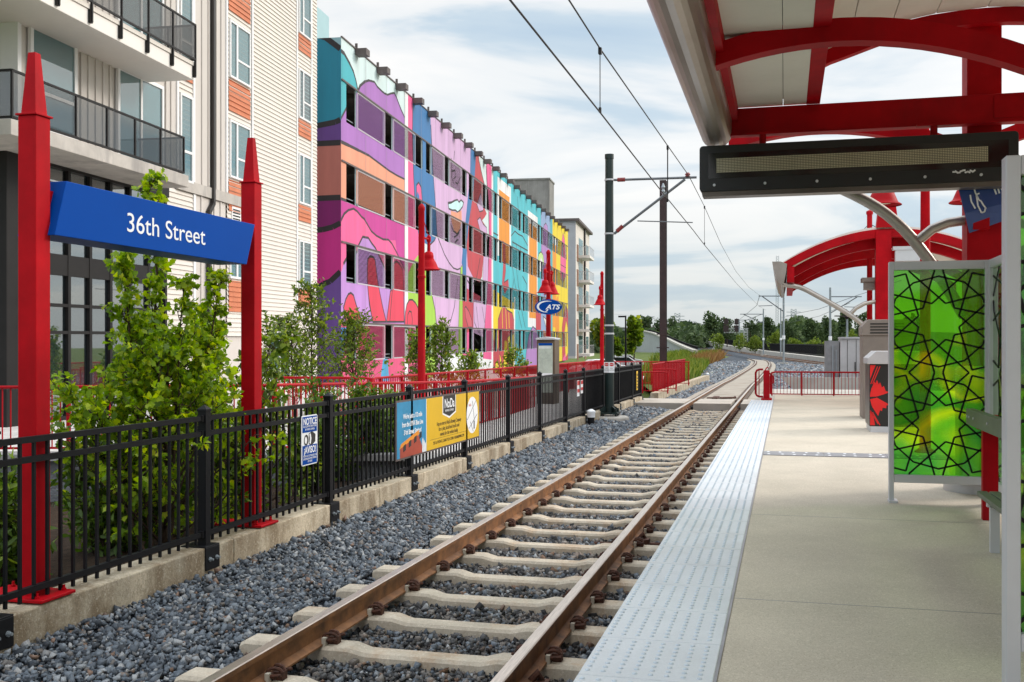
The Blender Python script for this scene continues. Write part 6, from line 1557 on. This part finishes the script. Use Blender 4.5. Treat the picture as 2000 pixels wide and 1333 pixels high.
def stem(px,d,ytop,spread,nlimb,twigs,per,low,up,shape,tl,r0,px0=None):
    b=onD(px0 or px,1098,d); tp=onD(px,ytop,d); 
    w,a,c=grow(rg,(b.x,b.y,-.15),height=tp.z+.15,spread=spread,nlimb=nlimb,twigs=twigs,per=per,lean=(tp.x-b.x,tp.y-b.y),low=low,up=up,shape=shape,tl=tl,r0=r0); WD.extend(w);LPS.append(a);LDS.append(c)
stem(322,9.4,690,1.02,42,9,12,.03,.7,lambda h:(1.18-.80*h) if h>.22 else 1.05,.36,.035,318)
stem(228,9.2,495,.19,20,4,8,.40,1.3,lambda h:1.1-.6*h,.15,.020,300)
stem(285,9.7,350,.22,28,4,8,.36,1.3,lambda h:1.1-.6*h,.15,.022,318)
stem(368,9.3,555,.17,16,4,8,.42,1.3,lambda h:1.1-.6*h,.14,.018,330)
stem(432,9.6,545,.18,18,4,8,.42,1.2,lambda h:1.1-.6*h,.15,.018,345)
stem(172,9.0,800,.50,18,6,10,.30,.8,lambda h:1.05-.4*h,.26,.016,300)
q=MB()
for pts,rr in WD: q.tube(pts,rr,5,cap=False)
q.build('trunk','bark',oak,smooth=True); leaves('crown',np.concatenate(LPS),np.concatenate(LDS),.070,OAK,'leafoak',oak,rg,curl=.28)
p=onD(405,1010,10.6)
tree('leafy_shrub','upright leafy shrub beside the right hand red post','shrub',(p.x,p.y,-.3),group='shrubs behind the fence',size=.09,shp=BRD,seed=12,height=2.25,spread=.60,nlimb=30,twigs=6,per=7,low=.10,up=1.0,shape=lambda h:1.05-.6*h,tl=.26,r0=.028,mat_='leafoak')
p=onD(520,980,11.6)
tree('leafy_shrub','loose shrub showing just right of the second red post','shrub',(p.x,p.y,-.35),group='shrubs behind the fence',size=.085,shp=BRD,seed=15,height=2.0,spread=.60,nlimb=30,twigs=6,per=7,low=.08,up=.8,shape=lambda h:1.1-.6*h,tl=.26,r0=.025,mat_='leafsmall')
for i,(px,d,h,sp,lab) in enumerate(((8,8.8,.62,.42,'low pointed leaf shrub at the far left behind the first red post'),(215,10.2,.80,.50,'low pointed leaf shrub left of the young oak'),(300,10.9,.72,.5,'low dark shrub under the young oak crown'),(440,11.0,.75,.5,'low dark shrub between the oak and the second red post'),(590,12.0,.55,.5,'low dark shrub behind the notice sign'),(655,12.6,.72,.55,'low dark shrub right of the notice sign'),(715,13.2,.78,.5,'low dark shrub left of the yellow and blue banner'),(760,13.6,.55,.4,'low dark shrub half hidden by the banner edge'))):
    p=onX(px,1000,-5.75-.12*(i%3))
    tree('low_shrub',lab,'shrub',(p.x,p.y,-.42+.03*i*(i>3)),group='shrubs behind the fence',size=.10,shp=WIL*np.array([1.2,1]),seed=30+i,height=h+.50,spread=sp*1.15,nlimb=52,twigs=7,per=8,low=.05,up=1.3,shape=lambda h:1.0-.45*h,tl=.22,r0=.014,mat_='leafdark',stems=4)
for i,(px,d,h,sp,nl,lab) in enumerate(((612,25,3.15,1.15,60,'tall willow leaved tree before the cream wall end'),(690,26.5,2.45,1.15,54,'shorter willow leaved tree before the mural corner'),(572,24,2.3,.75,34,'small willow leaved tree left of the tall one'),(528,21,2.2,.55,26,'light green young tree just right of the red post'),(865,30,2.3,.75,36,'young tree before the green part of the mural'),(812,29.5,2.0,.55,24,'thin young tree half behind the single red lamp'),(918,34,1.35,.7,22,'small dark sapling before the lilac part of the mural'),(1003,38,1.45,.8,22,'small sapling before the yellow part of the mural'))):
    b=onD(px,740,d)
    tree('young_tree',lab,'tree',(b.x,b.y,.1),group='young trees along the garage',size=.10 if d<28 else .12,shp=BRD*np.array([.75,1]),seed=50+i,height=h*.92+(.1 if d<30 else .1),spread=sp,nlimb=nl,twigs=7,per=5,low=.10,up=.8,shape=lambda h:1.05-.8*h,tl=.42,r0=.03,mat_='leafsmall')
# far trees: clump crowns
def far_proto(seed,mat_,n=420,asp=1.0,leaf=.9):
    rg=np.random.RandomState(seed); C_=[]
    for k in range(11):
        a=rg.uniform(0,2*PI); r=rg.uniform(0,.62); C_.append((r*math.cos(a),r*math.sin(a),rg.uniform(.32,.86),rg.uniform(.20,.36)))
    C_.append((0,0,.62,.42))
    P_=[]
    for i in range(n):
        c=C_[rg.randint(len(C_))]; v=rg.normal(size=3); v/=np.linalg.norm(v); P_.append(np.array([c[0]+v[0]*c[3],c[1]+v[1]*c[3],c[2]+v[2]*c[3]*.75])*np.array([.55*asp,.55*asp,1])*rg.uniform(.93,1.03))
    P_=np.array(P_); D_=P_-np.array([0,0,.5]); D_/=np.linalg.norm(D_,axis=1)[:,None]
    return P_,D_
def far_tree(name,label,px,ybase,ytop,d,wpx,mat_='leaffar',seed=1,grp='trees beyond the tracks',n=900,zb=None,leaf=None):
    b=onD(px,ybase,d); zt=onD(px,ytop,d).z; h=zt-b.z; w=wpx*d/FPX
    t=thing(name,label,'tree',tuple(b),grp); rg=np.random.RandomState(seed)
    P_,D_=far_proto(seed,mat_,n); P2=P_*np.array([w/1.1,w/1.1,h])+np.array(b)
    leaves('crown',P2,D_,leaf or max(h,w)*.062,BRD*np.array([1.5,1]),mat_,t,rg,up=.3)
    q=MB(); q.tube([(b.x,b.y,b.z-.5),(b.x+.02*h,b.y,b.z+h*.4),(b.x,b.y,b.z+h*.75)],[h*.022,h*.016,h*.006],6); q.build('trunk','bark',t)
    return t
FT=[(1180,692,622,105,62,'leafsmall','loose tree beside the far apartment block'),(1238,700,626,98,42,'leafsmall','full young tree by the street lamp'),(1200,694,662,96,40,'leafsmall','tree behind the green pole'),
 (1393,672,610,300,66,'leaffar','tallest round tree left of the signal gantry'),(1420,675,622,315,46,'leaffar','round tree directly behind the signal gantry'),(1262,652,618,520,50,'leaffar','dark tree mass above the bridge approach'),(1290,652,622,540,40,'leaffar','tree left of the brown pole foot'),(1313,655,622,560,40,'leaffar','tree right of the brown pole'),(1500,672,617,330,44,'leaffar','tree with pointed top between two silver poles'),(1465,674,626,335,42,'leaffar','tree behind the first silver pole'),(1540,674,628,330,52,'leaffar','dark tree behind the double silver pole'),(1585,676,626,320,54,'leaffar','dark tree right of the power pylon'),(1618,676,620,318,44,'leaffar','brownish tree by the right silver pole'),(1650,680,610,300,50,'leaffar','tall tree beyond the flat lamp head'),(1685,682,616,280,44,'leaffar','tree above the taupe cabinet'),(1355,664,634,480,44,'leaffar','distant tree beyond the bridge fence'),(1330,662,636,500,30,'leaffar','small distant tree on the bridge skyline')]
for i,(px,yb,yt,d,w,m_,lab) in enumerate(FT): far_tree('deciduous_tree',lab,px,yb,yt,d,w,m_,100+i,n=900 if d<120 else 1100,leaf=.40 if d<120 else None)
BU=[(1405,686,655,262,40,'bright bush below the round trees'),(1445,686,653,258,34,'bright bush beside the gantry mast'),(1475,690,660,240,44,'bright bush at the silver pole foot'),(1512,692,646,230,30,'yellow green bush between the double poles'),(1550,695,664,215,52,'pale bush before the dark trees'),(1585,697,664,205,48,'spreading pale bush right of the double pole'),(1615,699,668,200,40,'pale bush behind the right silver pole'),(1645,696,664,190,36,'pale bush left of the cabinet'),(1664,676,644,180,26,'round yellow green bush above the grey cabinet')]
for i,(px,yb,yt,d,w,lab) in enumerate(BU): far_tree('bush',lab,px,yb,yt,d,w,'leaffarlight',200+i,'bushes along the far fence',n=900)
# continuous wood and hills behind
rg=np.random.RandomState(77)
P_=[];D_=[]
for i in range(34000):
    px=rg.uniform(1120,1800); d=rg.uniform(380,620); top=640+8*math.sin(px*.031)+6*math.sin(px*.083+1)-(6 if px>1480 else -2)
    y=rg.uniform(top,690); P_.append(onD(px,y,d)); v=rg.normal(size=3); v[2]+=.3; D_.append(v/np.linalg.norm(v))
w=leaves('far_wood',np.array([tuple(p) for p in P_]),np.array(D_),1.7,BRD*np.array([1.6,1]),'leaffar',None,rg); w['kind']='stuff'
q=MB(); hp=[]
for px in range(700,2301,40): hp.append((px,647+5*math.sin(px*.011)+3*math.sin(px*.03)))
tops=[onD(px,y,1300) for px,y in hp]; n=len(tops)
q.add([tuple(p) for p in tops]+[(p.x*1.25,p.y*1.25,p.z*.9) for p in tops]+[(p.x*.93,p.y*.93,-1) for p in tops],[(i,i+1,n+i+1,n+i) for i in range(n-1)]+[(2*n+i,2*n+i+1,i+1,i) for i in range(n-1)])
struct(q.build('hills',mk('far_hill_woods',(.055,.085,.06),.95,0,.3,.02)))
# tall weeds and grass on the bank
rg=np.random.RandomState(5)
def weeds(name,n,fpos,h,mat_,w=.05):
    V=[];F=[]
    for i in range(n):
        x,y,z=fpos(); hh=h*rg.uniform(.5,1.25); a=rg.uniform(0,2*PI); dx,dy=math.cos(a)*w,math.sin(a)*w; lx,ly=rg.normal(0,.25,2)*hh; b0=len(V)
        V+= [(x-dx,y-dy,z),(x+dx,y+dy,z),(x+dx*.7+lx*.5,y+dy*.7+ly*.5,z+hh*.6),(x+lx,y+ly,z+hh)]; F.append((b0,b0+1,b0+2,b0+3))
    o=arrays(name,np.array(V),np.array(F),mat_); o['kind']='stuff'; return o
def inpx(x0,x1,y0,y1):
    def f():
        p=onZ(rg.uniform(x0,x1),rg.uniform(y0,y1),-.32); return tuple(p)
    return f
def strip(a,b,wid,bias=0):
    def f():
        t=rg.rand(); p=Vector(a).lerp(Vector(b),t); return (p.x-rg.rand()*wid,p.y,p.z)
    return f
weeds('tall_weeds',5200,strip((-4.95,60,-.35),tuple(onZ(1388,712,-.35)),4.5),.95,'blade',.07)
weeds('tall_weeds_far',3500,strip(tuple(onZ(1384,713,-.35)),tuple(onD(1408,699,165)),7),1.3,'blade',.12)
weeds('dry_stalks',2600,strip(tuple(onZ(1384,716,-.35)),tuple(onD(1416,699,165)),2.0),1.25,'rusty',.06)
weeds('grass_tufts',7000,lambda:(rg.uniform(-13,-5.3),60+rg.rand()*80,-.42),.22,'blade',.09)
# fallen litter in the planting bed
P_=[];D_=[]
for i in range(2600):
    x=rg.uniform(-9,-4.98); y=rg.uniform(4,13); P_.append((x,y,.03-(-4.98-x)*.12 if x>-5.6 else -.05+(x+5.6)*.1)); v=rg.normal(size=3); v[2]*=.2; D_.append(v/np.linalg.norm(v))
w=leaves('leaf_litter',np.array(P_),np.array(D_),.05,BRD,island('dry_leaves',[(0,(.06,.03,.015)),(.6,(.14,.07,.03)),(1,(.22,.14,.06))],.9),None,rg,up=2.5); w['kind']='stuff'
# ------------------------------------------------------------ sky, sun and camera
SAZ=R(58); SEL=R(30)           # sun bearing clockwise from +Y (towards +X)
wd=bpy.data.worlds.new('World'); sc.world=wd; wd.use_nodes=True; nt=wd.node_tree; nt.nodes.clear()
out=_n(nt,'ShaderNodeOutputWorld'); bg=_n(nt,'ShaderNodeBackground'); bg.inputs['Strength'].default_value=.10
sk=_n(nt,'ShaderNodeTexSky'); sk.sky_type='NISHITA'; sk.sun_disc=False; sk.sun_elevation=SEL; sk.sun_rotation=SAZ; sk.air_density=1.; sk.dust_density=1.5; sk.ozone_density=1.
tc=_n(nt,'ShaderNodeTexCoord'); sx=_n(nt,'ShaderNodeSeparateXYZ'); nt.links.new(tc.outputs['Generated'],sx.inputs[0])
def M_(op,a,b=None,c=None):
    n=_n(nt,'ShaderNodeMath',operation=op)
    for i,v in enumerate((a,b,c)):
        if v is None: continue
        if hasattr(v,'links'): nt.links.new(v,n.inputs[i])
        else: n.inputs[i].default_value=v
    return n.outputs[0]
zc=M_('MAXIMUM',sx.outputs['Z'],0.03)
den=M_('ADD',zc,.12)
cx=_n(nt,'ShaderNodeCombineXYZ'); nt.links.new(M_('DIVIDE',sx.outputs['X'],den),cx.inputs[0]); nt.links.new(M_('DIVIDE',sx.outputs['Y'],den),cx.inputs[1])
mp=_n(nt,'ShaderNodeMapping'); mp.inputs['Scale'].default_value=(.42,.62,1); mp.inputs['Location'].default_value=(5.5,13,0); mp.inputs['Rotation'].default_value=(0,0,R(25)); nt.links.new(cx.outputs[0],mp.inputs[0])
n1=_n(nt,'ShaderNodeTexNoise'); n1.inputs['Scale'].default_value=1.5; n1.inputs['Detail'].default_value=7; n1.inputs['Roughness'].default_value=.52; n1.inputs['Distortion'].default_value=.5; nt.links.new(mp.outputs[0],n1.inputs['Vector'])
cloud=_ramp(nt,n1.outputs['Fac'],[(.37,(2.9,3.75,4.6)),(.46,(3.7,4.4,4.95)),(.51,(5.4,5.55,5.6)),(.58,(6.2,6.1,5.95))])
# warm glow around the hidden sun
nv=_n(nt,'ShaderNodeVectorMath',operation='DOT_PRODUCT'); nt.links.new(tc.outputs['Generated'],nv.inputs[0]); nv.inputs[1].default_value=(math.sin(SAZ)*math.cos(SEL),math.cos(SAZ)*math.cos(SEL),math.sin(SEL))
gl=M_('POWER',M_('MAXIMUM',nv.outputs['Value'],0.0),9.0)
glc=_ramp(nt,gl,[(0,(0,0,0)),(1,(3.6,3.0,2.3))])
ad=_n(nt,'ShaderNodeMix',data_type='RGBA',blend_type='ADD'); ad.inputs[0].default_value=1; nt.links.new(cloud,ad.inputs[6]); nt.links.new(glc,ad.inputs[7])
# paler, slightly blue band at the horizon
hz=_ramp(nt,sx.outputs['Z'],[(.0,(1,1,1)),(.16,(0,0,0))])
col=_mixc(nt,ad.outputs[2],(3.35,3.75,3.95),M_('MULTIPLY',hz,.8))
zb=_ramp(nt,sx.outputs['Z'],[(.34,(.36,.36,.36)),(.85,(1,1,1))])
zm=_n(nt,'ShaderNodeMix',data_type='RGBA',blend_type='MULTIPLY'); zm.inputs[0].default_value=1; nt.links.new(col,zm.inputs[6]); nt.links.new(zb,zm.inputs[7])
zs=_n(nt,'ShaderNodeVectorMath',operation='SCALE'); nt.links.new(zm.outputs[2],zs.inputs[0]); zs.inputs['Scale'].default_value=1/.36; col=zs.outputs[0]
fin=_mixc(nt,sk.outputs[0],col,.90)
nt.links.new(fin,bg.inputs[0]); nt.links.new(bg.outputs[0],out.inputs[0])
sd=bpy.data.lights.new('sun','SUN'); sd.energy=1.1; sd.angle=R(14); sd.color=(1,.93,.84)
so=bpy.data.objects.new('sun',sd); COL.objects.link(so)
dv=Vector((math.sin(SAZ)*math.cos(SEL),math.cos(SAZ)*math.cos(SEL),math.sin(SEL)))
so.rotation_euler=dv.to_track_quat('Z','Y').to_euler(); so.location=dv*50
cd=bpy.data.cameras.new('camera'); cam=bpy.data.objects.new('camera',cd); COL.objects.link(cam); sc.camera=cam
cam.location=(0,0,EYE); cam.rotation_euler=(R(90),0,TH); cd.sensor_width=36; cd.lens=36*FPX/2000.; cd.shift_y=(HOR-666.5)/2000.; cd.clip_start=.05; cd.clip_end=5000
vs=sc.view_settings; vs.view_transform='Standard'; vs.look='None'; vs.exposure=.78; vs.gamma=1; vs.use_curve_mapping=False
sc.render.resolution_x=1024; sc.render.resolution_y=682
sc.cycles.max_bounces=8; sc.cycles.transparent_max_bounces=96; sc.cycles.diffuse_bounces=4
for o in list(COL.objects):
    if 'org' in o: del o['org']
